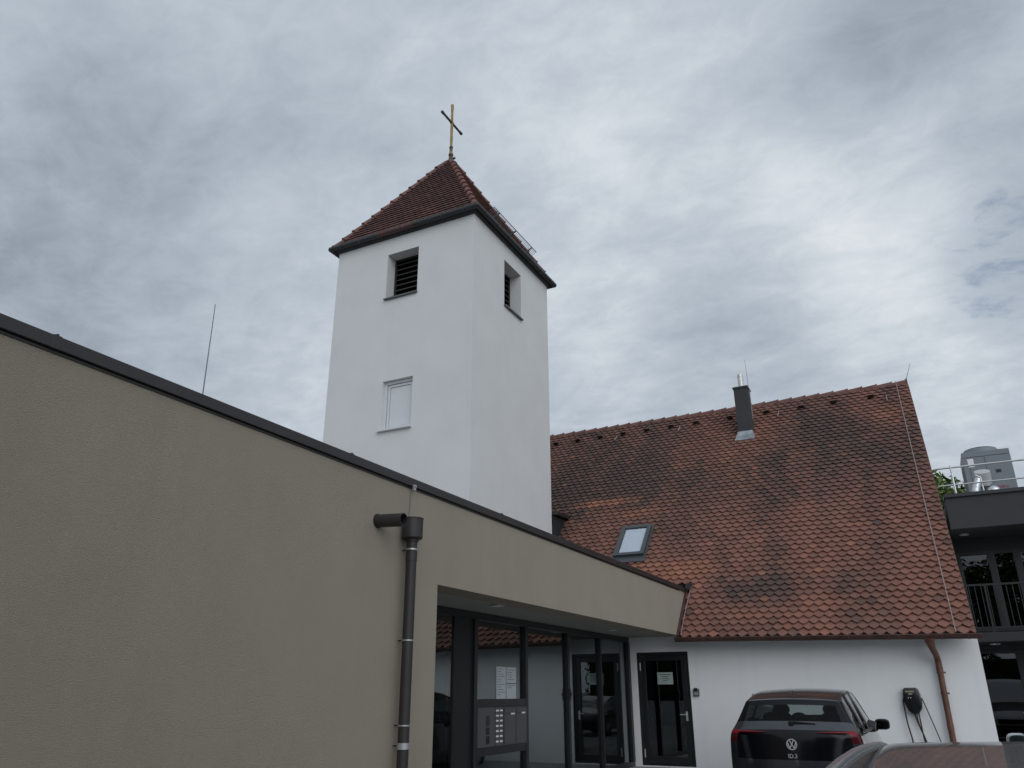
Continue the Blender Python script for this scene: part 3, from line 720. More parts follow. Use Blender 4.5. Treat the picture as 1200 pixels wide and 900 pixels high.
sound_window(lambda u,z,d_: V((FW0+u, TY0+d_, FZ0+z)), FW1-FW0, FZ1-FZ0)
sound_window(lambda u,z,d_: V((TX1-d_, RY0+u, RZ0+z)), RY1-RY0, RZ1-RZ0)
# black backing inside the belfry
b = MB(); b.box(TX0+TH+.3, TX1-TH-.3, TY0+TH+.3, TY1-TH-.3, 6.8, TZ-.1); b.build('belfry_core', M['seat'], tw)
# white hatch
b = MB(); t_ = .06
for dpt, ins, wd in ((.10, 0.0, .07), (.13, .085, .06)):
    x0, x1, z0, z1 = HW0+ins, HW1-ins, HZ0+ins*.6, HZ1-ins
    b.box(x0, x0+wd, TY0+dpt, TY0+dpt+.08, z0, z1); b.box(x1-wd, x1, TY0+dpt, TY0+dpt+.08, z0, z1); b.box(x0+wd, x1-wd, TY0+dpt, TY0+dpt+.08, z1-wd, z1); b.box(x0+wd, x1-wd, TY0+dpt, TY0+dpt+.08, z0, z0+wd)
hf = b.build('hatch', M['whitepaint'], tw, bevel=.004)
b = MB(); b.box(HW0+.155, HW1-.155, TY0+.15, TY0+.18, HZ0+.12, HZ1-.155); b.build('hatch_panel', M['whitepaint'], hf, bevel=.004)
b = MB(); b.box(HW0+.001, HW1-.001, TY0+.19, TY0+.21, HZ0+.001, HZ1-.001); b.build('hatch_gap', M['greypaint'], hf)
b = MB(); b.box(HW0-.06, HW1+.03, TY0-.09, TY0+.10, HZ0-.045, HZ0-.001); b.build('hatch_sill', M['whitepaint'], hf, bevel=.004)

# pyramid roof
OV = 0.13; EZ = tz(13.98)[0]; AZ = tz(18.13)[0]
ex0, ex1, ey0, ey1 = TX0-OV, TX1+OV, TY0-OV, TY1+OV
apex = V((CX, CY, AZ))
b = MB()
def tower_slope(A, Bp, jit):
    """A, Bp: eave corners left and right seen from outside"""
    A = V(A); Bp = V(Bp); U = (Bp-A); W_ = U.length; U.normalize()
    mid = (A+Bp)/2; S = apex-mid; Ls = S.length; S = S.normalized(); Nn = U.cross(S).normalized()
    P = lambda u, t, h: mid + U*u + S*t + Nn*h
    half = lambda t: (W_/2)*(1-max(t,0)/Ls)
    e = 0.165; tw_ = 0.18; rr = random.Random(jit)
    for r in range(int(Ls/e)):
        t = r*e - .05; hw = half(t+.05)
        off = .5*tw_ if r % 2 else 0
        for c_ in range(int(-hw/tw_)-2, int(hw/tw_)+3):
            x0 = c_*tw_+off; x1 = x0+tw_-.003
            if x1 < -hw+.02 or x0 > hw-.02: continue
            b.attr = (min(1, .25+.5*rr.random()*noise2(x0*2, t*2, jit)+.3*rr.random()**3), .35*rr.random()**4, .55+rr.uniform(-.16,.16))
            tile(b, P, x0, x1, t, e, lambda q: -half(q+.08), lambda q: half(q+.08), .017, .06, rr.uniform(0,.006))
tower_slope((ex0,ey0,EZ),(ex1,ey0,EZ),11); tower_slope((ex1,ey0,EZ),(ex1,ey1,EZ),12)
b.cur = 1; b.attr = (1,0,.4)
q5 = [V((ex0,ey0,EZ)),V((ex1,ey0,EZ)),V((ex1,ey1,EZ)),V((ex0,ey1,EZ)),apex]
b.add([p_+V((0,0,-.012)) for p_ in q5], [(0,1,4),(1,2,4),(0,3,2,1)])
b.cur = 2; b.add([p_ for p_ in q5], [(2,3,4),(3,0,4)])
tr_ = b.build('roof', [M['towertile'], M['underlay'], M['backroof']], tw, recalc=False)
b = MB()
for cxy in ((ex0,ey0),(ex1,ey0),(ex1,ey1),(ex0,ey1)):
    c0 = V((cxy[0],cxy[1],EZ)); dv = apex-c0; Lh = dv.length; dv.normalize(); n = int(Lh/.40)
    for q in range(n):
        pa = c0+dv*(q*.40+.06); pb = c0+dv*((q+1)*.40+.12)
        b.cyl(pa-V((0,0,.045)), pb-V((0,0,.055)), .112, .08, n=14)
        b.cyl(pa-V((0,0,.045)), pa+dv*.05-V((0,0,.045)), .124, .112, n=14)
b.build('hip_tiles', M['hip'], tr_, smooth=True)
# dark box eave and gutter round the tower
b = MB()
zb, zt = TZ-.035, EZ-.01
b.hexa([(TX0-.04,TY0-.04,zb-.05),(TX1+.04,TY0-.04,zb-.05),(TX1+.04,TY1+.04,zb-.05),(TX0-.04,TY1+.04,zb-.05),(ex0+.02,ey0+.02,zt-.02),(ex1-.02,ey0+.02,zt-.02),(ex1-.02,ey1-.02,zt-.02),(ex0+.02,ey1-.02,zt-.02)])
b.build('eave_box', M['darkmetal'], tw)
b = MB()
GO = .075; zc = EZ-.03
cs = [(ex0-GO+.03,ey0-GO+.03),(ex1+GO-.03,ey0-GO+.03),(ex1+GO-.03,ey1+GO-.03),(ex0-GO+.03,ey1+GO-.03)]
for q in range(4):
    a, c_ = cs[q], cs[(q+1) % 4]
    b.cur = 0; b.cyl((a[0],a[1],zc),(c_[0],c_[1],zc),.072,n=16)
    b.sphere((a[0],a[1],zc),.075,12,8)
b.cur = 1; b.cyl((ex0+1.6,cs[0][1],zc),(ex0+2.75,cs[0][1],zc),.0745,n=16)
b.build('gutter', [M['darkmetal'], M['redsheet']], tw, smooth=True)
for q in range(7):
    f = (q+.5)/7
    b2 = MB(); x = ex0+(ex1-ex0)*f; b2.box(x-.012,x+.012,cs[0][1]-.077,cs[0][1]+.05,zc-.077,zc+.02); b2.build('gutter_bracket', M['darkmetal'], tw)
    b2 = MB(); y = ey0+(ey1-ey0)*f; b2.box(cs[1][0]-.05,cs[1][0]+.077,y-.012,y+.012,zc-.077,zc+.02); b2.build('gutter_bracket', M['darkmetal'], tw)
# snow guard on the right slope
b = MB(); sl = (apex-V((ex1,CY,EZ))).normalized(); base = V((ex1,0,EZ))+sl*.34; nn = V((sl.z,0,-sl.x)).normalized()
if nn.z < 0: nn = -nn
SG0 = tx(16.62)[0]
for hgt in (.05, .28): b.bar(base+nn*hgt+V((0,SG0,0)), base+nn*hgt+V((0,SG0+2.62,0)), .015, .015)
for q in range(38): 
    y = SG0+.01+q*.070; b.bar(base+nn*.05+V((0,y,0)), base+nn*.28+V((0,y,0)), .008, .008, (0,1,0))
for y in (SG0+.3,SG0+1.3,SG0+2.3): b.bar(base+nn*.02+V((0,y,0)), base+nn*.28+sl*(-.02)+V((0,y,0)), .03, .03, (0,1,0))
b.build('snow_guard', M['rod'], tr_)

# cross
def ZT(q): return 1.53+(q-1.53)*TK
cr = empty('cross', (CX, CY, ZT(18.05)), 'tarnished golden cross standing on the tip of the tower roof', 'cross')
def flare(mb, p0, p1, r0, rm, r1):
    p0 = V(p0); p1 = V(p1); d_ = p1-p0
    mb.tube([p0, p0+d_*.06, p0+d_*.12, p0+d_*.5, p0+d_*.88, p0+d_*.94, p1], [r0,r0,rm,rm*1.1,rm,r1,r1], 8)
b = MB(); flare(b, (CX,CY,ZT(18.25)), (CX,CY,ZT(20.36)), .055, .040, .05); b.build('upright', M['gold'], cr, smooth=True)
b = MB(); flare(b, (CX,CY-.60,ZT(19.60)), (CX,CY+.60,ZT(19.60)), .048, .036, .048); b.build('crossbar', M['darkgold'], cr, smooth=True)
b = MB(); b.cyl((CX,CY,ZT(17.95)),(CX,CY,ZT(18.30)),.085,.05,n=14); b.cyl((CX,CY,ZT(18.24)),(CX,CY,ZT(18.30)),.075,n=14); b.cyl((CX,CY,ZT(18.55)),(CX,CY,ZT(18.60)),.06,n=12); b.cyl((CX-.22,CY,ZT(18.06)),(CX+.16,CY,ZT(18.10)),.035,n=8); b.cyl((CX,CY,ZT(18.28)),(CX,CY,ZT(18.56)),.05,n=12); b.build('cross_socket', M['darkgold'], cr, smooth=True)
b = MB(); b.sphere((CX,CY,ZT(19.60)),.062,12,8); b.build('cross_boss', M['gold'], cr, smooth=True)

# ------------------------------------------------------------------ dark modern building at the right
mb_ = empty('modern_building', (4, 20, 0), 'dark anthracite building with a recessed balcony beyond the tiled hall', 'building')
BX0, BX1 = 0.74, 12.0
b = MB(); b.box(BX0, BX1, 20.0, 20.35, 4.90, 5.60); b.box(BX0, BX0+.3, 21.85, 32, -.1, 5.6); b.box(BX0, BX0+.3, 20.35, 21.85, 5.2, 5.6); b.box(BX1-.3, BX1, 20.0, 32, -.1, 4.9); b.box(BX0+.3, BX1-.3, 31.7, 32, -.1, 5.6)
b.build('wall', M['anth'], mb_)
b = MB(); b.box(BX0-.02, BX1+.04, 19.95, 20.40, 5.602, 5.685); b.build('coping', M['darkmetal'], mb_, bevel=.006)
b = MB(); b.box(BX0+.3, BX1-.3, 20.35, 31.7, 5.3, 5.4); b.build('roof_deck', M['gravel'], mb_)
b = MB(); b.box(BX0, BX1-.3, 20.352, 21.6, 4.92, 5.2); sf = b.build('balcony_ceiling', M['anth'], mb_)
b = MB(); b.box(BX0, BX1, 20.0, 21.6, 2.50, 2.69); b.build('balcony_slab', M['anthdark'], mb_, bevel=.01)
b = MB(); b.box(BX0, BX1-.3, 21.6, 21.85, 4.60, 5.3); b.box(BX0, BX1-.3, 21.6, 21.85, 2.40, 2.80); b.box(BX0, .80, 21.6, 21.85, 2.8, 4.6); b.box(BX0, .80, 21.6, 21.85, -.1, 2.4)
b.box(3.4, BX1-.3, 21.6, 21.85, -.1, 2.4); b.box(4.4, BX1-.3, 21.6, 21.85, 2.8, 4.6)
b.build('facade_panel', M['anthdark'], mb_)
b = MB(); b.box(BX0+.35, BX1-.35, 23.8, 23.9, 0, 5.2); b.box(BX0+.35, BX1-.35, 21.9, 23.8, 2.40, 2.60); b.build('inner_wall', M['interior'], mb_)
def dark_window(x0, x1, z0, z1, name):
    b = MB(); f_ = .075
    b.box(x0, x0+f_, 21.585, 21.70, z0, z1); b.box(x1-f_, x1, 21.585, 21.70, z0, z1); b.box(x0+f_, x1-f_, 21.585, 21.70, z1-f_, z1); b.box(x0+f_, x1-f_, 21.585, 21.70, z0, z0+f_)
    o = b.build(name, M['frame'], mb_, bevel=.005)
    b = MB(); b.box(x0+f_-.01, x1-f_+.01, 21.635, 21.645, z0+f_-.01, z1-f_+.01); b.build('glass_pane', M['winglass'], o)
    return o
for (x0, x1) in ((0.80,1.50),(1.50,2.02),(2.02,3.0),(3.0,4.4)): dark_window(x0, x1, 2.8, 4.6, 'window')
dd = dark_window(0.80, 1.62, .1, 2.4, 'door'); dark_window(1.62, 3.4, .1, 2.4, 'window')
b = MB(); b.cyl((1.57,21.585,1.1),(1.57,21.53,1.1),.012,n=8); b.cyl((1.57,21.535,1.1),(1.45,21.535,1.1),.012,n=8); b.build('handle', M['steel'], dd)
# balcony rail
br = empty('balcony_railing', (4, 20.1, 2.7), 'black metal bar railing along the balcony of the dark building', 'railing')
b = MB(); b.box(BX0+.02, BX1-.02, 20.08, 20.12, 3.66, 3.70); b.build('top_rail', M['black'], br)
b = MB(); b.box(BX0+.02, BX1-.02, 20.08, 20.12, 2.78, 2.81); b.box(BX0+.02, BX1-.02, 20.06, 20.10, 2.56, 2.60); b.build('bottom_rail', M['black'], br)
x = BX0+.10; k_ = 0
while x < BX1-.1 and k_ < 96:
    b = MB(); b.box(x-.007, x+.007, 20.093, 20.107, 2.81, 3.66); b.build('baluster', M['frame'], br); x += .118; k_ += 1
for xx in (1.15, 4.0, 7.0, 10.0):
    b = MB(); b.box(xx-.02, xx+.02, 20.05, 20.07, 2.45, 3.66); b.build('post', M['black'], br)
def dark_downlight(x, y, z, label):
    t = empty('downlight', (x,y,z), label, 'ceiling light', 'lights under the dark building')
    b = MB(); b.cyl((x,y,z-.02),(x,y,z-.0005),.11,n=24); b.build('trim_ring', M['band'], t, smooth=True)
    b = MB(); b.cyl((x,y,z-.026),(x,y,z-.0205),.09,n=24); b.build('diffuser', M['lampdisc'], t, smooth=True)
dark_downlight(1.02, 20.9, 4.919, 'round ceiling light above the upper balcony of the dark building')
dark_downlight(1.15, 20.7, 2.499, 'round light under the balcony slab above the ground floor door')

# roof railing
rr_ = empty('roof_railing', (4, 20.9, 5.4), 'galvanised tube railing around the flat roof of the dark building', 'railing')
b = MB(); b.tube([(BX0-.05,20.9,6.50),(BX1,20.9,6.50)], .022, 8); b.build('top_rail', M['galv'], rr_, smooth=True)
b = MB(); b.tube([(BX0-.05,20.9,6.08),(BX1,20.9,6.08)], .018, 8); b.build('middle_rail', M['galv'], rr_, smooth=True)
for xx in (1.03, 2.62, 4.2, 5.8, 7.4, 9.0, 10.6):
    b = MB(); b.tube([(xx,20.9,5.40),(xx,20.9,6.55)], .022, 8); b.build('post', M['galv'], rr_, smooth=True)
b = MB(); b.tube([(1.60,20.95,6.20),(1.62,20.95,5.4)], .016, 8); b.tube([(1.60,20.95,6.20),(1.50,20.95,6.27)], .02, 8); b.build('stay', M['galv'], rr_, smooth=True)

# rooftop cooling unit
un = empty('rooftop_unit', (2.15, 25.6, 5.4), 'grey boxy air conditioning unit with domed fan top on the dark roof', 'air conditioner')
UX0, UX1, UY0, UY1, UZ0, UZ1 = 1.56, 2.74, 25.0, 26.3, 5.55, 7.86
b = MB(); b.box(UX0, UX1, UY0, UY1, UZ0, UZ1-.16); b.box(UX0-.0+.002, UX1-.002, UY0+.002, UY1-.002, UZ1-.155, UZ1); b.build('casing', M['unit'], un, bevel=.015)
b = MB(); cxx, cyy = (UX0+UX1)/2, (UY0+UY1)/2; b.cyl((cxx-.06,cyy,UZ1),(cxx-.06,cyy,UZ1+.13),.50,.46,n=40); b.sphere((cxx-.06,cyy,UZ1+.13),.455,28,10,(1,1,.22)); b.build('fan_shroud', M['unit'], un, smooth=True)
b = MB()
for q in range(9): b.tube([(cxx-.06+(.06+.045*q)*math.cos(w_*.2618),cyy+(.06+.045*q)*math.sin(w_*.2618),UZ1+.13+.455*.22*math.sqrt(max(0,1-((.06+.045*q)/.455)**2))+.004) for w_ in range(25)],.006,5,False)
b.build('fan_guard', M['unitdark'], un)
b = MB(); b.box(2.10, 2.112, UY0-.003, UY0-.0005, UZ0, UZ1-.17); b.box(UX0+.05, UX1-.05, UY0-.003, UY0-.0005, 6.62, 6.628); b.box(UX0+.14, UX0+.152, UY0-.003, UY0-.0005, UZ0, UZ1-.17); b.build('panel_joint', M['unitdark'], un)
b = MB(); b.box(2.31, 2.44, UY0-.006, UY0-.001, 7.20, 7.29); b.build('hand_recess', M['black'], un)
b = MB(); b.box(1.68, 1.83, UY0-.006, UY0-.001, 7.42, 7.66); b.build('data_plate', M['label'], un)
b = MB()
xx = 2.26
for wd, hh in ((.05,.06),(.045,.06),(.02,.085),(.05,.06),(.045,.06)):
    b.box(xx, xx+.014, UY0-.006, UY0-.001, 6.76, 6.76+hh); b.box(xx+wd-.014, xx+wd, UY0-.006, UY0-.001, 6.76, 6.76+hh*.9); b.box(xx+.014, xx+wd-.014, UY0-.006, UY0-.001, 6.76+hh*.75, 6.76+hh*.92); xx += wd+.015
b.build('red_emblem', M['redtext'], un)
b = MB(); b.box(UX0-.004, UX0-.001, UY0+.1, UY1-.1, UZ0+.2, UZ1-.3); b.build('side_grille', M['unitdark'], un)
du = empty('exhaust_ducts', (1.9, 23.6, 5.4), 'shiny foil wrapped exhaust ducts in front of the roof unit', 'duct')
b = MB(); b.cyl((1.88,23.9,5.4),(1.88,23.9,6.75),.10,n=18); b.build('pipe', M['unitdark'], du, smooth=True)
b = MB(); b.cyl((1.88,23.82,7.0),(1.88,23.98,6.72),.19,n=26); b.cyl((1.88,23.9,6.60),(1.88,23.9,6.74),.12,.17,n=20); b.build('vent_lid', M['drumlid'], du, smooth=True)
b = MB(); b.tube([(1.62,23.5,5.4),(1.60,23.5,6.1),(1.62,23.5,6.45),(1.74,23.55,6.75)], [.10,.10,.09,.08], 14); b.tube([(1.62,23.3,5.9),(1.68,23.2,6.12),(1.80,23.2,6.13),(1.86,23.2,5.9)], .12, 14); b.build('foil_duct', M['foil'], du, smooth=True)
b = MB(); b.cyl((2.02,23.4,5.4),(2.02,23.4,6.35),.15,n=18); b.sphere((2.02,23.4,6.35),.155,18,10); b.cyl((2.02,23.4,6.18),(2.02,23.4,6.23),.165,n=18); b.build('foil_duct', M['foil'], du, smooth=True)

# ------------------------------------------------------------------ trees
def tree(name, loc, h, cr_, cz, seed, label, nleaf=5200, lsize=.11, shape=(1,1,.85), leafm='leaf'):
    rd = random.Random(seed); t = empty(name, loc, label, 'tree', None); L0 = V(loc)
    b = MB(); b.tube([L0, L0+V((.05,.03,h*.25)), L0+V((-.04,.06,h*.5)), L0+V((.02,0,h*.8))], [h*.032,h*.026,h*.018,h*.006], 10)
    tips = []
    for q in range(11):
        a = q*2.4; z = h*(.32+.045*q); ln = cr_*(.9-.04*q)
        s0 = L0+V((0,0,z)); e0 = s0+V((math.cos(a)*ln, math.sin(a)*ln, ln*.55)); b.tube([s0, (s0+e0)/2+V((0,0,.12)), e0], [h*.012,h*.008,h*.003], 6); tips.append(e0)
    b.build('trunk', M['bark'], t, smooth=True)
    c = MB(); cen = L0+V((0,0,cz))
    clumps = [(e0, cr_*rd.uniform(.26,.40)) for e0 in tips]
    for q in range(38):
        a = rd.uniform(0, 6.283); u = rd.uniform(-1,1); s_ = math.sqrt(1-u*u); rr = cr_*rd.uniform(.55,.95)
        clumps.append((cen+V((rr*s_*math.cos(a)*shape[0], rr*s_*math.sin(a)*shape[1], rr*u*shape[2])), cr_*rd.uniform(.18,.34)))
    for q in range(nleaf):
        cc, rr = rd.choice(clumps); dv = V((rd.gauss(0,1), rd.gauss(0,1), rd.gauss(0,1))).normalized()*rr*rd.uniform(.45,1.05)
        p_ = cc+dv; nrm = (dv.normalized()*.7+V((rd.gauss(0,.6), rd.gauss(0,.6), rd.gauss(.5,.5)))).normalized()
        u_ = nrm.orthogonal().normalized(); u_ = (Matrix.Rotation(rd.uniform(0,6.28), 3, nrm) @ u_); w_ = nrm.cross(u_); s_ = lsize*rd.uniform(.6,1.3)
        c.add([p_-u_*s_, p_-w_*s_*.5+u_*s_*.1, p_+u_*s_, p_+w_*s_*.5+u_*s_*.1], [(0,1,2,3)])
    c.build('crown', M[leafm], t, recalc=False)
    return t
tree('broadleaf_tree', (0.9, 34.0, 0), 9.6, 2.3, 7.25, 5, 'green leafy tree showing behind the roof railing beyond the gable', 7000, .13)
for q, (x, y, hh, lab) in enumerate(((1.6, -20, 11, 'tall tree across the yard, mirrored in the balcony windows'), (-3.6, -24, 10, 'tree across the yard behind the hedge, mirrored in the entrance'), (7.0, -23, 12, 'tallest tree across the yard, right of the others'))):
    tree('broadleaf_tree', (x, y, 0), hh, hh*.33, hh*.62, 20+q, lab, 9000, .21)
# hedge and low wall opposite (seen mirrored in the door glass)
b = MB(); b.box(-14, 6, -9.2, -8.9, 0, 1.05); b.box(-14.03, 6.03, -9.24, -8.86, 1.052, 1.11)
tag(b.build('garden_wall', M['lowwall'], loc=(-4,-9.05,0)), 'low pale concrete wall in front of the hedge across the yard', 'wall')
hd = MB(); rd = random.Random(9)
hd.box(-13.8, 5.8, -10.6, -9.7, 0, 3.2)
for q in range(9000):
    x = rd.uniform(-14, 6); side = rd.random(); zt = 3.5+.35*math.sin(x*1.3)+.2*math.sin(x*3.1)
    if side < .7: p_ = V((x, -9.6+rd.gauss(0,.10), rd.uniform(.1, zt)))
    else: p_ = V((x, rd.uniform(-10.7,-9.6), zt-.15+rd.gauss(0,.1)))
    nrm = V((rd.gauss(0,.5), 1, rd.gauss(.4,.5))).normalized(); u_ = nrm.orthogonal().normalized(); u_ = Matrix.Rotation(rd.uniform(0,6.28),3,nrm) @ u_; w_ = nrm.cross(u_); s_ = rd.uniform(.06,.12)
    hd.add([p_-u_*s_, p_-w_*s_*.6, p_+u_*s_, p_+w_*s_*.6], [(0,1,2,3)])
tag(hd.build('hedge', M['hedgeleaf'], recalc=False, loc=(-4,-10,0)), 'tall dense dark green hedge behind the low wall', 'hedge')

# ------------------------------------------------------------------ cars
LAT = [0, .35, .65, .86, 1.0]
def car_shell(hoops, caps, assign, sub=2):
    """hoops rear->front: (y, z, w, crown, sweep, [(x,y,z)]*5). Returns verts/faces/face groups after subdivision."""
    nl = len(LAT); S = 5; vs = []; fs = []; gs = []; idx = {}
    def vert(p_):
        vs.append(p_); return len(vs)-1
    rows = []
    for k_, (y, z, w_, cr0, sw, side) in enumerate(hoops):
        half = [(w_*f, y+sw*f*f*f, z-cr0*f*f) for f in LAT] + list(side)
        row = {}
        for j_, p_ in enumerate(half):
            row[j_] = vert(p_)
            if j_: row[-j_] = vert((-p_[0], p_[1], p_[2]))
        rows.append(row)
    n = nl+S
    for k_ in range(len(rows)-1):
        for j_ in range(-(n-1), n-1):
            fs.append((rows[k_][j_], rows[k_][j_+1], rows[k_+1][j_+1], rows[k_+1][j_])); a = j_ if j_ >= 0 else -j_-1
            gs.append(assign('shell', k_, a))
    for which, k_ in (('rear', 0), ('front', len(rows)-1)):
        prev = {j_: rows[k_][j_] for j_ in range(-(nl-1), nl)}
        side = hoops[k_][5]
        for r in range(S):
            xs, ys, zs = side[r]; yc = caps[which][r]
            cur = {}
            for j_ in range(-(nl-1), nl):
                f = LAT[abs(j_)]*(1 if j_ >= 0 else -1)
                if abs(j_) == nl-1: cur[j_] = rows[k_][(nl+r) if j_ > 0 else -(nl+r)]
                else: cur[j_] = vert((xs*f, yc+(ys-yc)*abs(f)**3, zs))
            for j_ in range(-(nl-1), nl-1):
                fs.append((prev[j_], prev[j_+1], cur[j_+1], cur[j_])); a = j_ if j_ >= 0 else -j_-1
                gs.append(assign(which, r, a))
            prev = cur
    names = sorted(set(gs))
    me = bpy.data.meshes.new('shell'); me.from_pydata(vs, [], fs)
    me.polygons.foreach_set('material_index', [names.index(g_) for g_ in gs])
    for q in names: me.materials.append(M['black'])
    bm = bmesh.new(); bm.from_mesh(me); bmesh.ops.recalc_face_normals(bm, faces=bm.faces); bm.to_mesh(me); bm.free()
    ob = bpy.data.objects.new('shell', me); COL.objects.link(ob)
    md = ob.modifiers.new('s', 'SUBSURF'); md.levels = sub; md.render_levels = sub
    dg = bpy.context.evaluated_depsgraph_get(); dg.update()
    ev = bpy.data.meshes.new_from_object(ob.evaluated_get(dg))
    res = {q: ([], [], {}) for q in names}
    for p_ in ev.polygons:
        V_, F_, mp = res[names[p_.material_index]]
        ids = []
        for vi in p_.vertices:
            if vi not in mp: mp[vi] = len(V_); V_.append(ev.vertices[vi].co.copy())
            ids.append(mp[vi])
        F_.append(ids)
    bpy.data.objects.remove(ob); bpy.data.meshes.remove(ev); bpy.data.meshes.remove(me)
    return {q: (res[q][0], res[q][1]) for q in names}

def put(res, key, name, m_, root):
    if key not in res: return None
    vs, fs = res[key]; par = list(range(len(vs)))
    def find(q):
        while par[q] != q: par[q] = par[par[q]]; q = par[q]
        return q
    for f in fs:
        for q in f[1:]: par[find(q)] = find(f[0])
    groups = {}
    for f in fs: groups.setdefault(find(f[0]), []).append(f)
    o0 = origin_of(root); o = None
    for g_ in groups.values():                     # left and right lamp, each window: a mesh of its own
        mp = {}; V_ = []; F_ = []
        for f in g_:
            ids = []
            for q in f:
                if q not in mp: mp[q] = len(V_); V_.append(vs[q]+o0)
                ids.append(mp[q])
            F_.append(ids)
        b = MB(); b.add(V_, F_); o = b.build(name, m_, root, recalc=False)
        o.data.polygons.foreach_set('use_smooth', [True]*len(o.data.polygons))
    return o

def wheels(root, ys, w_, r_):
    o0 = origin_of(root)
    for y in ys:
        for s_ in (-1, 1):
            b = MB(); b.cyl(o0+V((s_*(w_-.22), y, r_)), o0+V((s_*(w_+.006), y, r_)), r_, n=32); t = b.build('wheel', M['rubber'], root, smooth=True, bevel=.02)
            b = MB(); b.cyl(o0+V((s_*(w_-.05), y, r_)), o0+V((s_*(w_+.012), y, r_)), r_*.68, n=24); b.build('rim', M['rim'], t, smooth=True)
            b = MB(); b.cyl(o0+V((s_*(w_-.02), y, r_+.01)), o0+V((s_*(w_+.002), y, r_+.01)), r_+.05, n=32); b.build('wheel_arch', M['ditch'], root, smooth=True)

def mirror(root, p_, s_, shellm, glassm):
    """wing mirror; p_ is the inner foot, s_ = +1 right / -1 left"""
    b = MB(); p_ = V(p_)
    b.tube([p_+V((s_*-.04,0,-.05)), p_+V((s_*.05,.0,-.02)), p_+V((s_*.10,0,.03))], [.03,.025,.03], 8)
    vs = []; n = 14
    for k_, (yy, sc) in enumerate(((-.055,.82),(-.05,.97),(0,1.0),(.07,.8),(.11,.35))):
        for q in range(n):
            a = 2*math.pi*q/n; ca, sa = math.cos(a), math.sin(a)
            ex = abs(ca)**.65*(1 if ca > 0 else -1); ez = abs(sa)**.65*(1 if sa > 0 else -1)
            vs.append(p_+V((s_*.15+ex*.115*sc, yy, .06+ez*.085*sc)))
    fs = [(k_*n+q, k_*n+(q+1) % n, (k_+1)*n+(q+1) % n, (k_+1)*n+q) for k_ in range(4) for q in range(n)] + [tuple(range(n-1,-1,-1)), tuple(4*n+q for q in range(n))]
    b.add(vs, fs); o = b.build('wing_mirror', shellm, root, smooth=True)
    b = MB(); g_ = []
    for q in range(n):
        a = 2*math.pi*q/n; ca, sa = math.cos(a), math.sin(a)
        g_.append(p_+V((s_*.15+abs(ca)**.65*(1 if ca > 0 else -1)*.088, -.058, .06+abs(sa)**.65*(1 if sa > 0 else -1)*.062)))
    b.prism(g_, (0,.002,0)); b.build('mirror_glass', glassm, o)

# --- dark hatchback, tail towards us
hb = empty('parked_car', (-2.04, 12.55, 0.0), 'dark grey hatchback seen from behind with red tail lights, parked at the white wall', 'car')
def sidepts(y, top, wtop, wb=.895, belt=.97, drop=None):
    return [(wtop+.035, y, top-.075), (.862*wb/.895, y, belt), (wb, y, .66), (wb+.002, y, .42), (wb-.03, y, .25)]
H = [
 (.06, 1.003, .80, .02, .17, [(.865,.21,.982),(.885,.22,.885),(.89,.23,.64),(.895,.24,.42),(.86,.26,.25)]),
 (.15, 1.085, .76, .015, .13, [(.80,.34,1.05),(.872,.42,.93),(.893,.45,.66),(.895,.46,.42),(.865,.46,.25)]),
 (.345, 1.372, .655, .025, .08, sidepts(.58,1.36,.66)),
 (.335, 1.402, .65, .028, .10, sidepts(.85,1.44,.645)),
 (.40, 1.425, .64, .032, .10, sidepts(.95,1.455,.640)),
 (.75, 1.495, .62, .035, .05, sidepts(1.15,1.49,.625)),
 (1.30, 1.545, .62, .035, 0, sidepts(1.55,1.53,.625)),
 (2.00, 1.568, .62, .035, 0, sidepts(2.15,1.545,.625)),
 (2.55, 1.535, .61, .035, .05, sidepts(2.60,1.51,.62)),
 (2.80, 1.475, .60, .04, .10, sidepts(2.95,1.44,.61)),
 (3.45, 1.09, .66, .05, .12, [(.74,3.58,1.0),(.86,3.52,.93),(.895,3.5,.66),(.897,3.5,.42),(.865,3.5,.25)]),
 (3.85, .955, .70, .05, .05, [(.80,3.88,.88),(.86,3.88,.82),(.885,3.88,.62),(.885,3.88,.42),(.855,3.88,.25)]),
 (4.12, .82, .66, .05, -.10, [(.76,4.0,.74),(.80,4.0,.68),(.83,4.0,.56),(.83,4.0,.40),(.80,3.98,.25)]),
]
WSK = 9
def assignA(reg, k_, a):
    if reg == 'shell':
        if a < 4:
            if k_ == 1: return 'rear_window' if a < 3 else 'pillar'
            if k_ in (2,): return 'spoiler'
            if 3 <= k_ <= WSK-1: return 'roof'
            if k_ == WSK: return 'windscreen' if a < 3 else 'pillar'
            return 'body'
        if a == 4: return 'roof' if 3 <= k_ <= WSK-1 else ('spoiler' if k_ == 2 else ('pillar' if k_ in (1, WSK) else 'body'))
        if a == 5:
            if 3 <= k_ <= WSK-1: return 'side_window'
            if k_ == 2: return 'side_window'
            if k_ == 0: return 'lamplow'
        return 'body'
    if reg == 'rear':
        if r_is(k_, 0): return 'lamp' if a >= 3 else 'panel'
        if r_is(k_, 1): return 'lamplow' if a >= 3 else 'panel'
        if r_is(k_, 2): return 'panel' if a < 3 else 'body'
        if r_is(k_, 3): return 'body'
        return 'valance'
    return 'valance' if k_ >= 3 else 'body'
def r_is(a, b_): return a == b_
H = [(y, z*1.018+.005, w_*1.06, c_, s_, [(q[0]*1.05, q[1], q[2]) for q in sd_]) for (y, z, w_, c_, s_, sd_) in H]
res = car_shell(H, {'rear': [.045,.03,.0,-.03,.03], 'front': [4.20,4.23,4.25,4.25,4.20]}, assignA)
put(res, 'body', 'body', M['darkpaint'], hb); put(res, 'roof', 'roof', M['blackroof'], hb); put(res, 'spoiler', 'spoiler', M['blackgloss'], hb)
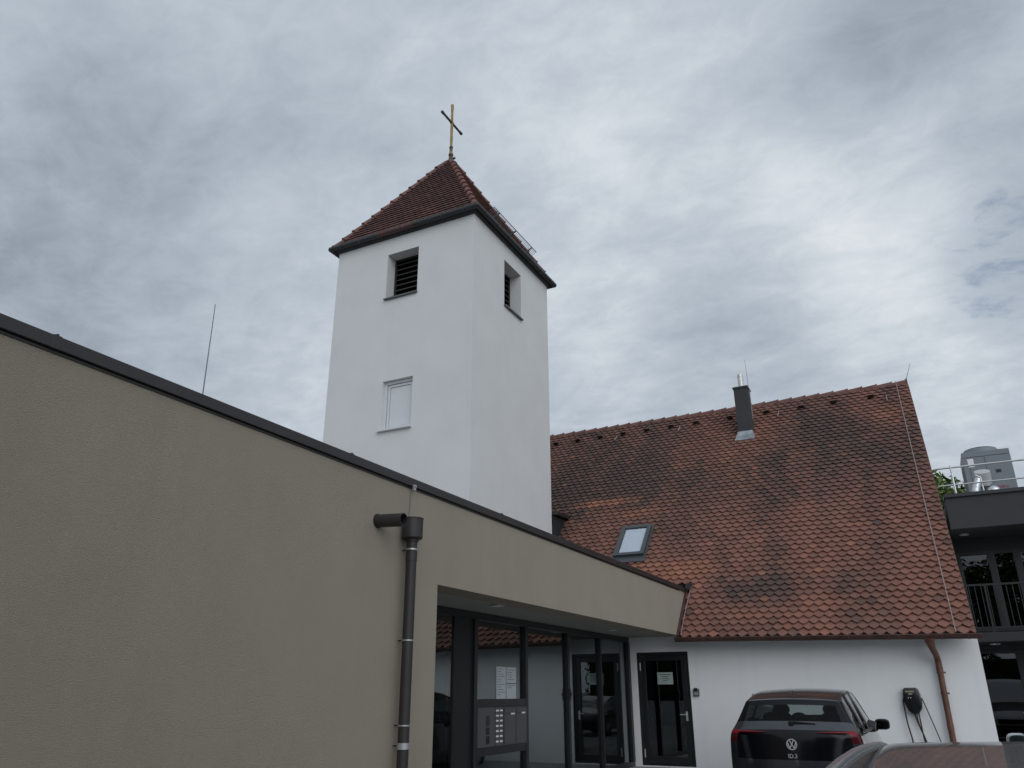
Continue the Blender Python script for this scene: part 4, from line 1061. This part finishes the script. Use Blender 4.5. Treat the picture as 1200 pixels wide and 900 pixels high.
put(res, 'rear_window', 'rear_window', M['carglass'], hb); put(res, 'pillar', 'pillar', M['blackgloss'], hb); put(res, 'windscreen', 'windscreen', M['carglass'], hb)
put(res, 'side_window', 'side_window', M['darkcarglass'], hb); put(res, 'panel', 'tailgate_panel', M['blackgloss'], hb); put(res, 'lamp', 'tail_light', M['redlamp'], hb)
put(res, 'lamplow', 'lower_tail_light', M['darkredlamp'], hb); put(res, 'valance', 'valance', M['ditch'], hb)
O = origin_of(hb)
wheels(hb, (.78, 3.52), .915, .345)
for s_ in (-1, 1):
    mirror(hb, O+V((s_*.885,2.72,.975)), s_, M['plastic'], M['carglass'])
    b = MB(); b.hexa([O+V((s_*q[0],q[1],q[2])) for q in ((.80,2.62,.93),(.93,2.62,.93),(.93,2.90,.93),(.80,2.90,.93),(.78,2.66,1.12),(.96,2.66,1.07),(.95,2.86,1.06),(.78,2.86,1.12))]); b.build('mirror_foot', M['plastic'], hb, bevel=.02)
    # black weatherstrips that frame the side windows
    for path in ([(.675,1.0,1.445),(.660,1.3,1.498),(.655,2.0,1.518),(.655,2.5,1.497),(.665,2.95,1.41),(.80,3.45,1.04)],
                 [(.895,.55,.99),(.905,1.2,.99),(.905,2.2,.99),(.905,3.0,.985),(.87,3.4,1.02)],
                 [(.655,1.72,1.54),(.79,1.70,1.26),(.907,1.68,.99)], [(.66,1.05,1.50),(.80,.95,1.22),(.905,.86,.99)]):
        b = MB(); b.tube([O+V((s_*q[0],q[1],q[2])) for q in path], .016, 8); b.build('window_trim', M['plastic'], hb, smooth=True)
b = MB(); b.hexa([O+V(q) for q in ((-.02,.62,1.47),(.02,.62,1.47),(.015,.85,1.50),(-.015,.85,1.50),(-.006,.66,1.555),(.006,.66,1.555),(.008,.78,1.525),(-.008,.78,1.525))]); b.build('roof_antenna', M['plastic'], hb, bevel=.004)
b = MB(); b.bar(O+V((-.02,.135,1.13)), O+V((.33,.155,1.10)), .02, .035); b.cyl(O+V((0,.11,1.11)), O+V((0,.20,1.12)), .035, n=14); b.build('rear_wiper', M['plastic'], hb, bevel=.004)
# ring badge with a V over a W, on the tailgate
for s_ in (-1, 1):
    b = MB(); b.tube([O+V((s_*q[0],q[1],q[2])) for q in ((.36,.052,1.000),(.50,.062,1.002),(.64,.085,1.004),(.74,.115,1.004))], [.004,.009,.012,.013], 8); b.build('light_strip', M['redlamp'], hb, smooth=True)
bx, bz, by = .0, .845, -.004
b = MB(); ns = 40
def ringpts(r_, yy): return [O+V((bx+r_*math.cos(2*math.pi*q/ns), yy, bz+r_*math.sin(2*math.pi*q/ns))) for q in range(ns)]
A_ = ringpts(.072, by); B_ = ringpts(.061, by); C_ = ringpts(.072, by+.03); D_ = ringpts(.061, by+.03)
b.add(A_+B_+C_+D_, [(q,(q+1) % ns,ns+(q+1) % ns,ns+q) for q in range(ns)] + [(q,2*ns+q,2*ns+(q+1) % ns,(q+1) % ns) for q in range(ns)] + [(ns+q,ns+(q+1) % ns,3*ns+(q+1) % ns,3*ns+q) for q in range(ns)])
for (xa,za,xb,zb_) in ((-.028,.058,-.004,.006),(.028,.058,.004,.006),(-.058,.030,-.029,-.052),(.058,.030,.029,-.052),(-.029,-.052,-.002,.002),(.029,-.052,.002,.002)):
    b.bar(O+V((bx+xa,by+.012,bz+za)), O+V((bx+xb,by+.012,bz+zb_)), .011, .022, (0,1,0))
b.build('badge', M['badge'], hb)
vs_, fs_ = text_mb('ID.3', .075, .004)
b = MB(); b.add([O+V((q.x, -.020-q.z, .672+q.y)) for q in vs_], fs_); b.build('model_lettering', M['badge'], hb)
b = MB(); b.box(O.x-.26, O.x+.26, O.y-.040, O.y-.028, .36, .47); b.build('number_plate', M['plate'], hb, bevel=.004)
b = MB()
for x in (-.38, .38):
    b.sphere(O+V((x,1.72,.92)), .27, 14, 10, (.9,.42,1.25)); b.sphere(O+V((x,1.78,1.27)), .13, 12, 8, (1,.5,.75))
b.build('front_seat', M['seat'], hb, smooth=True)
b = MB(); b.sphere(O+V((0,.98,.88)), .62, 16, 10, (1.05,.26,.42))
for x in (-.42, 0, .42): b.sphere(O+V((x,.98,1.16)), .12, 12, 8, (1,.5,.7))
b.build('rear_seat', M['seat'], hb, smooth=True)
b = MB(); b.box(O.x-.75,O.x+.75,O.y+3.0,O.y+3.4,.6,.98); b.box(O.x-.80,O.x+.80,O.y+.3,O.y+3.4,.3,.36); b.build('dashboard', M['seat'], hb, bevel=.03)

# --- brown grey estate right in front of the camera
WSK = 9
es = empty('parked_car', (.42, .52, 0.0), 'brown grey estate car with silver roof rails, closest to the viewer', 'car')
def sp2(y, top, wtop): return [(wtop+.03, y, top-.065), (.84, y, .90), (.885, y, .62), (.885, y, .40), (.85, y, .22)]
H2 = [
 (.06, .98, .80, .02, .17, [(.84,.20,.93),(.86,.21,.84),(.88,.22,.62),(.885,.24,.40),(.85,.26,.22)]),
 (.15, 1.04, .74, .02, .12, [(.79,.30,1.0),(.85,.36,.90),(.883,.40,.62),(.885,.40,.40),(.85,.40,.22)]),
 (.52, 1.335, .615, .03, .05, sp2(.62,1.31,.62)),
 (.55, 1.375, .605, .03, .08, sp2(.75,1.345,.61)),
 (.95, 1.394, .622, .018, 0, sp2(1.05,1.352,.615)),
 (1.52, 1.407, .622, .016, 0, sp2(1.52,1.367,.615)),
 (1.98, 1.416, .622, .016, 0, sp2(1.98,1.376,.615)),
 (2.20, 1.408, .618, .016, .01, sp2(2.22,1.36,.60)),
 (2.40, 1.380, .612, .018, .02, sp2(2.42,1.34,.60)),
 (2.66, 1.310, .60, .022, .04, sp2(2.75,1.27,.59)),
 (3.80, .93, .66, .05, .12, [(.72,3.90,.87),(.83,3.86,.83),(.88,3.8,.62),(.885,3.6,.40),(.85,3.6,.22)]),
 (4.25, .84, .70, .05, .05, [(.78,4.28,.78),(.83,4.18,.74),(.875,4.18,.58),(.875,4.18,.40),(.84,4.18,.22)]),
 (4.52, .70, .64, .04, -.12, [(.74,4.38,.65),(.77,4.38,.60),(.80,4.38,.50),(.80,4.38,.36),(.77,4.36,.22)]),
]
res = car_shell(H2, {'rear': [.05,.04,.0,-.03,.03], 'front': [4.58,4.61,4.63,4.63,4.58]}, assignA, 3)
put(res, 'body', 'body', M['brownpaint'], es); put(res, 'roof', 'roof', M['brownpaint'], es); put(res, 'spoiler', 'spoiler', M['brownpaint'], es)
put(res, 'rear_window', 'rear_window', M['darkcarglass'], es); put(res, 'pillar', 'pillar', M['brownpaint'], es); put(res, 'windscreen', 'windscreen', M['carglass'], es)
put(res, 'side_window', 'side_window', M['darkcarglass'], es); put(res, 'panel', 'tailgate', M['brownpaint'], es); put(res, 'lamp', 'tail_light', M['redlamp'], es); put(res, 'lamplow', 'lower_tail_light', M['darkredlamp'], es); put(res, 'valance', 'valance', M['ditch'], es)
O = origin_of(es); wheels(es, (.85, 3.62), .87, .32)
mirror(es, O+V((.84,2.75,.92)), 1, M['brownpaint'], M['carglass']); mirror(es, O+V((-.84,2.75,.92)), -1, M['brownpaint'], M['carglass'])
for s_ in (-1, 1):
    pts = [(.60,1.37),(.66,1.402),(.92,1.422),(1.2,1.428),(1.45,1.428),(1.75,1.422),(2.0,1.414),(2.2,1.405),(2.4,1.390),(2.55,1.372),(2.66,1.348),(2.72,1.318)]
    b = MB(); b.tube([O+V((s_*.612,y,z-.022)) for y, z in pts], [.009,.012]+[.0125]*8+[.011,.007], 12); rl = b.build('roof_rail', M['chrome'], es, smooth=True)
    b = MB()
    for q in range(len(pts)-1):
        (ya, za), (yb_, zb_) = pts[q], pts[q+1]
        b.hexa([O+V(w_) for w_ in ((s_*.622-.010,ya,za-.085),(s_*.612+.012,ya,za-.085),(s_*.612+.012,yb_,zb_-.085),(s_*.622-.030,yb_,zb_-.085),(s_*.612-.009,ya,za-.024),(s_*.612+.009,ya,za-.024),(s_*.612+.009,yb_,zb_-.024),(s_*.612-.009,yb_,zb_-.024))])
    b.build('rail_foot', M['brownpaint'], rl)
b = MB(); b.sphere(O+V((0,1.25,1.385)), .05, 12, 8, (.55,1.5,.5)); 
bm_ = b.build('roof_antenna', M['plastic'], es, smooth=True)

# --- white van at the right edge: only its left mirror reaches into the frame
vn = empty('parked_van', (1.76, 8.15, -0.05), 'white van parked nose to the buildings, its left mirror just inside the frame', 'van')
def sp3(y, top, wtop): return [(wtop+.05, y, top-.12), (.93, y, 1.08), (.95, y, .75), (.95, y, .48), (.92, y, .28)]
H3 = [
 (.02, 1.15, .88, .02, .10, [(.90,.13,1.05),(.92,.13,.95),(.94,.14,.72),(.94,.14,.48),(.91,.15,.28)]),
 (.05, 1.30, .86, .02, .08, [(.90,.16,1.2),(.93,.18,1.08),(.95,.2,.75),(.95,.2,.48),(.92,.2,.28)]),
 (.14, 1.86, .76, .03, .06, sp3(.25,1.86,.76)),
 (.24, 1.95, .72, .04, .05, sp3(.5,1.95,.73)),
 (.9, 1.98, .72, .05, 0, sp3(.95,1.97,.73)),
 (1.9, 1.99, .72, .05, 0, sp3(1.9,1.97,.73)),
 (2.7, 1.98, .72, .05, 0, sp3(2.7,1.96,.73)),
 (3.1, 1.95, .71, .05, .05, sp3(3.15,1.92,.72)),
 (3.3, 1.88, .70, .05, .08, sp3(3.4,1.84,.71)),
 (4.15, 1.18, .80, .06, .10, [(.84,4.25,1.10),(.92,4.2,1.0),(.95,4.2,.75),(.95,4.2,.48),(.92,4.2,.28)]),
 (4.6, 1.02, .80, .06, .0, [(.84,4.6,.96),(.90,4.6,.88),(.94,4.6,.70),(.94,4.6,.48),(.91,4.6,.28)]),
 (4.85, .86, .70, .04, -.10, [(.80,4.72,.80),(.84,4.72,.74),(.87,4.72,.62),(.87,4.72,.46),(.84,4.7,.28)]),
]
res = car_shell(H3, {'rear': [.0,.0,-.02,-.04,.02], 'front': [4.92,4.94,4.95,4.96,4.9]}, assignA)
for key, nm, mm in (('body','body','vanpaint'),('roof','roof','vanpaint'),('spoiler','spoiler','vanpaint'),('rear_window','rear_window','darkcarglass'),('pillar','pillar','vanpaint'),('windscreen','windscreen','darkcarglass'),('side_window','side_window','darkcarglass'),('panel','tailgate','vanpaint'),('lamp','tail_light','redlamp'),('lamplow','lower_tail_light','darkredlamp'),('valance','valance','ditch')):
    put(res, key, nm, M[mm], vn)
O = origin_of(vn); wheels(vn, (.95, 3.95), .925, .33)
mirror(vn, O+V((-.955,3.35,.99)), -1, M['chrome'], M['carglass']); mirror(vn, O+V((.955,3.35,.99)), 1, M['chrome'], M['carglass'])
b = MB(); b.box(O.x-.45,O.x+.45,O.y+4.93,O.y+4.975,.60,.74); b.build('grille', M['plastic'], vn, bevel=.01)
for s_ in (-1,1):
    b = MB(); b.sphere(O+V((s_*.66,4.80,.80)), .14, 12, 8, (1.2,.6,.7)); b.build('headlight', M['carglass'], vn, smooth=True)

# ------------------------------------------------------------------ wall charger
wc = empty('wall_charger', (-.55, 17.3, 1.15), 'black wall mounted car charger with hanging cables on the white wall', 'car charger')
def outline(sx, sz, yy):
    pts = [(-.105,1.60),(.075,1.60),(.112,1.575),(.135,1.50),(.150,1.36),(.135,1.25),(.075,1.165),(.03,1.148),(-.05,1.150),(-.10,1.20),(-.145,1.33),(-.162,1.42),(-.150,1.52),(-.135,1.58)]
    return [V((-.55+p_[0]*sx, yy, 1.38+(p_[1]-1.38)*sz)) for p_ in pts]
b = MB(); n = 14; lay = [outline(1,1,17.299), outline(1,1,17.21), outline(.94,.95,17.175), outline(.80,.85,17.165)]
b.add([q for l_ in lay for q in l_], [(k_*n+q,k_*n+(q+1) % n,(k_+1)*n+(q+1) % n,(k_+1)*n+q) for k_ in range(3) for q in range(n)] + [tuple(3*n+q for q in range(n)), tuple(range(n-1,-1,-1))])
b.build('housing', M['plastic'], wc, smooth=True)
b = MB(); xx = -.655
for q in range(10):
    b.box(xx, xx+.009, 17.158, 17.1645, 1.522, 1.522+(.022 if q % 3 else .026)); b.box(xx, xx+.0115, 17.159, 17.1645, 1.522 + (.009 if q % 2 else .0), 1.528+(.009 if q % 2 else 0)); xx += .0145
xx = -.605
for q in range(5): b.box(xx, xx+.010, 17.158, 17.1645, 1.483, 1.502); xx += .0135
b.build('worn_lettering', M['yellowtext'], wc)
b = MB()
for x in (-.615, -.578): b.cyl((x,17.164,1.427),(x,17.157,1.427),.0075,n=10)
b.build('indicator_light', M['led'], wc)
for pts, r_ in (([(-.70,17.24,1.42),(-.715,17.22,1.35),(-.705,17.22,1.0),(-.668,17.22,.70),(-.665,17.22,.35),(-.60,17.2,.2)], .013),
               ([(-.40,17.24,1.42),(-.37,17.22,1.32),(-.30,17.22,1.05),(-.22,17.22,.72),(-.17,17.22,.45),(-.2,17.2,.25)], .009),
               ([(-.56,17.22,1.17),(-.53,17.21,1.0),(-.46,17.21,.75),(-.43,17.2,.55),(-.42,17.2,.2)], .014),
               ([(-.49,17.22,1.17),(-.485,17.21,1.0),(-.475,17.21,.75),(-.45,17.2,.55),(-.44,17.2,.2)], .012),
               ([(-.525,17.22,1.17),(-.515,17.215,1.0),(-.48,17.22,.80),(-.455,17.215,.55),(-.43,17.2,.2)], .009)):
    # smooth the path
    P_ = [V(p_) for p_ in pts]; out = []
    for q in range(len(P_)-1):
        p0 = P_[max(q-1,0)]; p1 = P_[q]; p2 = P_[q+1]; p3 = P_[min(q+2,len(P_)-1)]
        for s_ in range(6):
            u = s_/6.0; out.append(.5*((2*p1)+(p2-p0)*u+(2*p0-5*p1+4*p2-p3)*u*u+(3*p1-p0-3*p2+p3)*u**3))
    out.append(P_[-1])
    b = MB(); b.tube(out, r_, 8); b.build('charging_cable', M['rubber'], wc, smooth=True)

# ------------------------------------------------------------------ camera
F, YAW, PIT, ROL = 917.4, R(27.17), R(21.53), R(-.164)
fw = V((-math.sin(YAW)*math.cos(PIT), math.cos(YAW)*math.cos(PIT), math.sin(PIT))); rt = V((math.cos(YAW), math.sin(YAW), 0)); up = rt.cross(fw)
r2 = rt*math.cos(ROL)+up*math.sin(ROL); u2 = up*math.cos(ROL)-rt*math.sin(ROL)
cam = bpy.data.cameras.new('Camera'); co = bpy.data.objects.new('Camera', cam); COL.objects.link(co)
cam.sensor_fit = 'HORIZONTAL'; cam.sensor_width = 36; cam.lens = 36*F/1200; cam.clip_start = .05; cam.clip_end = 20000
co.matrix_world = Matrix(((r2.x,u2.x,-fw.x,0),(r2.y,u2.y,-fw.y,0),(r2.z,u2.z,-fw.z,1.53),(0,0,0,1)))
scene.camera = co
def pix(x, y):
    return ((x-600)/F*r2 - (y-450)/F*u2 + fw).normalized()

# ------------------------------------------------------------------ sky and light
SUN_EL, SUN_AZ = 27.0, 136.0      # azimuth clockwise from +Y
sd = V((math.sin(R(SUN_AZ))*math.cos(R(SUN_EL)), math.cos(R(SUN_AZ))*math.cos(R(SUN_EL)), math.sin(R(SUN_EL))))
ld = bpy.data.lights.new('Sun', 'SUN'); ld.energy = 0.74; ld.angle = R(50); ld.color = (1.0, .965, .92)
lo_ = bpy.data.objects.new('Sun', ld); COL.objects.link(lo_); lo_.rotation_euler = (-sd).to_track_quat('-Z', 'Y').to_euler(); lo_.location = (0,0,60)

wd_ = bpy.data.worlds.new('World'); scene.world = wd_; wd_.use_nodes = True
nt = wd_.node_tree; N = nt.nodes; L = nt.links
bg = N['Background']
sky = N.new('ShaderNodeTexSky'); sky.sky_type = 'NISHITA'; sky.sun_disc = False; sky.sun_elevation = R(SUN_EL); sky.sun_rotation = R(SUN_AZ)
tc = N.new('ShaderNodeTexCoord')
def math_(op, a=None, b_=None, c_=None):
    n = N.new('ShaderNodeMath'); n.operation = op
    for q, x in enumerate((a, b_, c_)):
        if x is None: continue
        if isinstance(x, (int, float)): n.inputs[q].default_value = x
        else: L.new(x, n.inputs[q])
    return n.outputs[0]
sep = N.new('ShaderNodeSeparateXYZ'); L.new(tc.outputs['Generated'], sep.inputs[0])
zc_ = math_('ADD', math_('MAXIMUM', sep.outputs['Z'], 0.0), 0.18)
cmb = N.new('ShaderNodeCombineXYZ'); L.new(math_('DIVIDE', sep.outputs['X'], zc_), cmb.inputs[0]); L.new(math_('DIVIDE', sep.outputs['Y'], zc_), cmb.inputs[1])
def noise(scale, detail, rough, dist, rot=0, sc=(1,1,1), off=(0,0,0)):
    mp = N.new('ShaderNodeMapping'); mp.inputs['Rotation'].default_value = (0,0,rot); mp.inputs['Scale'].default_value = sc; mp.inputs['Location'].default_value = off
    L.new(cmb.outputs[0], mp.inputs['Vector'])
    n = N.new('ShaderNodeTexNoise'); n.inputs['Scale'].default_value = scale; n.inputs['Detail'].default_value = detail; n.inputs['Roughness'].default_value = rough; n.inputs['Distortion'].default_value = dist
    L.new(mp.outputs[0], n.inputs['Vector']); return n.outputs['Fac']
def mr(v, a, b_, c_, d_, smooth=True):
    n = N.new('ShaderNodeMapRange'); n.interpolation_type = 'SMOOTHSTEP' if smooth else 'LINEAR'
    L.new(v, n.inputs['Value'])
    for q, x in zip(('From Min','From Max','To Min','To Max'), (a,b_,c_,d_)): n.inputs[q].default_value = x
    return n.outputs['Result']
def lobe(px, py, width):
    """broad bank of cloud centred on a world direction; 1 in the middle, 0 outside"""
    d_ = pix(px, py); n = N.new('ShaderNodeVectorMath'); n.operation = 'DOT_PRODUCT'; L.new(tc.outputs['Generated'], n.inputs[0]); n.inputs[1].default_value = d_
    return mr(n.outputs['Value'], math.cos(R(width)), 1.0, 0.0, 1.0)
big = noise(1.1, 5, .55, .5, .5, (1.0,1.2,1))
mid = noise(3.0, 8, .60, .5, .7, (1.0,1.35,1), (3,1,0))
fine = noise(9.0, 9, .64, .4, .75, (1.0,1.35,1), (7,5,0))
dens = math_('ADD', math_('MULTIPLY', math_('SUBTRACT', big, .5), .42), math_('ADD', math_('MULTIPLY', math_('SUBTRACT', mid, .5), .46), math_('MULTIPLY', math_('SUBTRACT', fine, .5), .44)))
LOBES = [(330,390,14,.16),(900,310,24,.22),(1150,480,14,.06),(480,60,20,.11),(60,200,26,-.04),(60,330,12,-.06),(1060,100,9,-.13),(960,110,6,-.10),(200,300,14,-.10),(850,440,9,-.16),(640,240,6,-.08),(760,120,14,.04),(1020,230,9,.10),(700,390,7,.10),(1195,305,6,-.16),(1190,170,5,-.12),(1080,260,12,.07),(1100,420,10,.02),(700,60,12,.05),(1090,30,6,-.10)]
for (px, py, wdt, st) in LOBES:
    dens = math_('ADD', dens, math_('MULTIPLY', lobe(px, py, wdt), st))
ramp = N.new('ShaderNodeValToRGB'); L.new(math_('ADD', dens, .5), ramp.inputs['Fac'])
cr_ = ramp.color_ramp
stops = [(0.0,(.225,.264,.325)),(.25,(.294,.340,.402)),(.45,(.390,.448,.518)),(.65,(.494,.553,.622)),(.85,(.640,.693,.746)),(1.0,(.758,.793,.82))]
cr_.elements[0].position = stops[0][0]; cr_.elements[0].color = (*stops[0][1],1); cr_.elements[1].position = stops[-1][0]; cr_.elements[1].color = (*stops[-1][1],1)
for ps, c_ in stops[1:-1]:
    e_ = cr_.elements.new(ps); e_.color = (*c_, 1)
skm = N.new('ShaderNodeMix'); skm.data_type = 'RGBA'; skm.blend_type = 'MULTIPLY'; skm.inputs['Factor'].default_value = 1
L.new(sky.outputs[0], skm.inputs['A']); skm.inputs['B'].default_value = (.10,.10,.10,1)
cov = mr(math_('ADD', math_('MULTIPLY', lobe(1200, 300, 8), 1.0), math_('ADD', math_('MULTIPLY', math_('SUBTRACT', mid, .5), 2.6), math_('MULTIPLY', math_('SUBTRACT', fine, .5), 2.4))), .70, 1.45, 1.0, .35)
mx = N.new('ShaderNodeMix'); mx.data_type = 'RGBA'; L.new(cov, mx.inputs['Factor']); L.new(skm.outputs['Result'], mx.inputs['A']); L.new(ramp.outputs['Color'], mx.inputs['B'])
# the bank of cloud in front of the hidden sun is the brightest part of the overcast
vd = N.new('ShaderNodeVectorMath'); vd.operation = 'DOT_PRODUCT'; L.new(tc.outputs['Generated'], vd.inputs[0]); vd.inputs[1].default_value = sd
glow = mr(vd.outputs['Value'], .1, 1.0, 1.0, 1.9)
mg = N.new('ShaderNodeMix'); mg.data_type = 'RGBA'; mg.blend_type = 'MULTIPLY'; mg.inputs['Factor'].default_value = 1
cg = N.new('ShaderNodeCombineXYZ')
for q in range(3): L.new(glow, cg.inputs[q])
L.new(mx.outputs['Result'], mg.inputs['A']); L.new(cg.outputs[0], mg.inputs['B'])
L.new(mg.outputs['Result'], bg.inputs['Color']); bg.inputs['Strength'].default_value = 1.0
wd_.cycles.sampling_method = 'MANUAL'; wd_.cycles.sample_map_resolution = 512

# ------------------------------------------------------------------ render settings
scene.render.engine = 'CYCLES'
scene.view_settings.view_transform = 'Standard'; scene.view_settings.look = 'None'; scene.view_settings.exposure = 0; scene.view_settings.gamma = 1
scene.cycles.max_bounces = 8; scene.cycles.transparent_max_bounces = 12; scene.cycles.glossy_bounces = 4
scene.cycles.use_denoising = True
scene.render.resolution_x = 1024; scene.render.resolution_y = 768
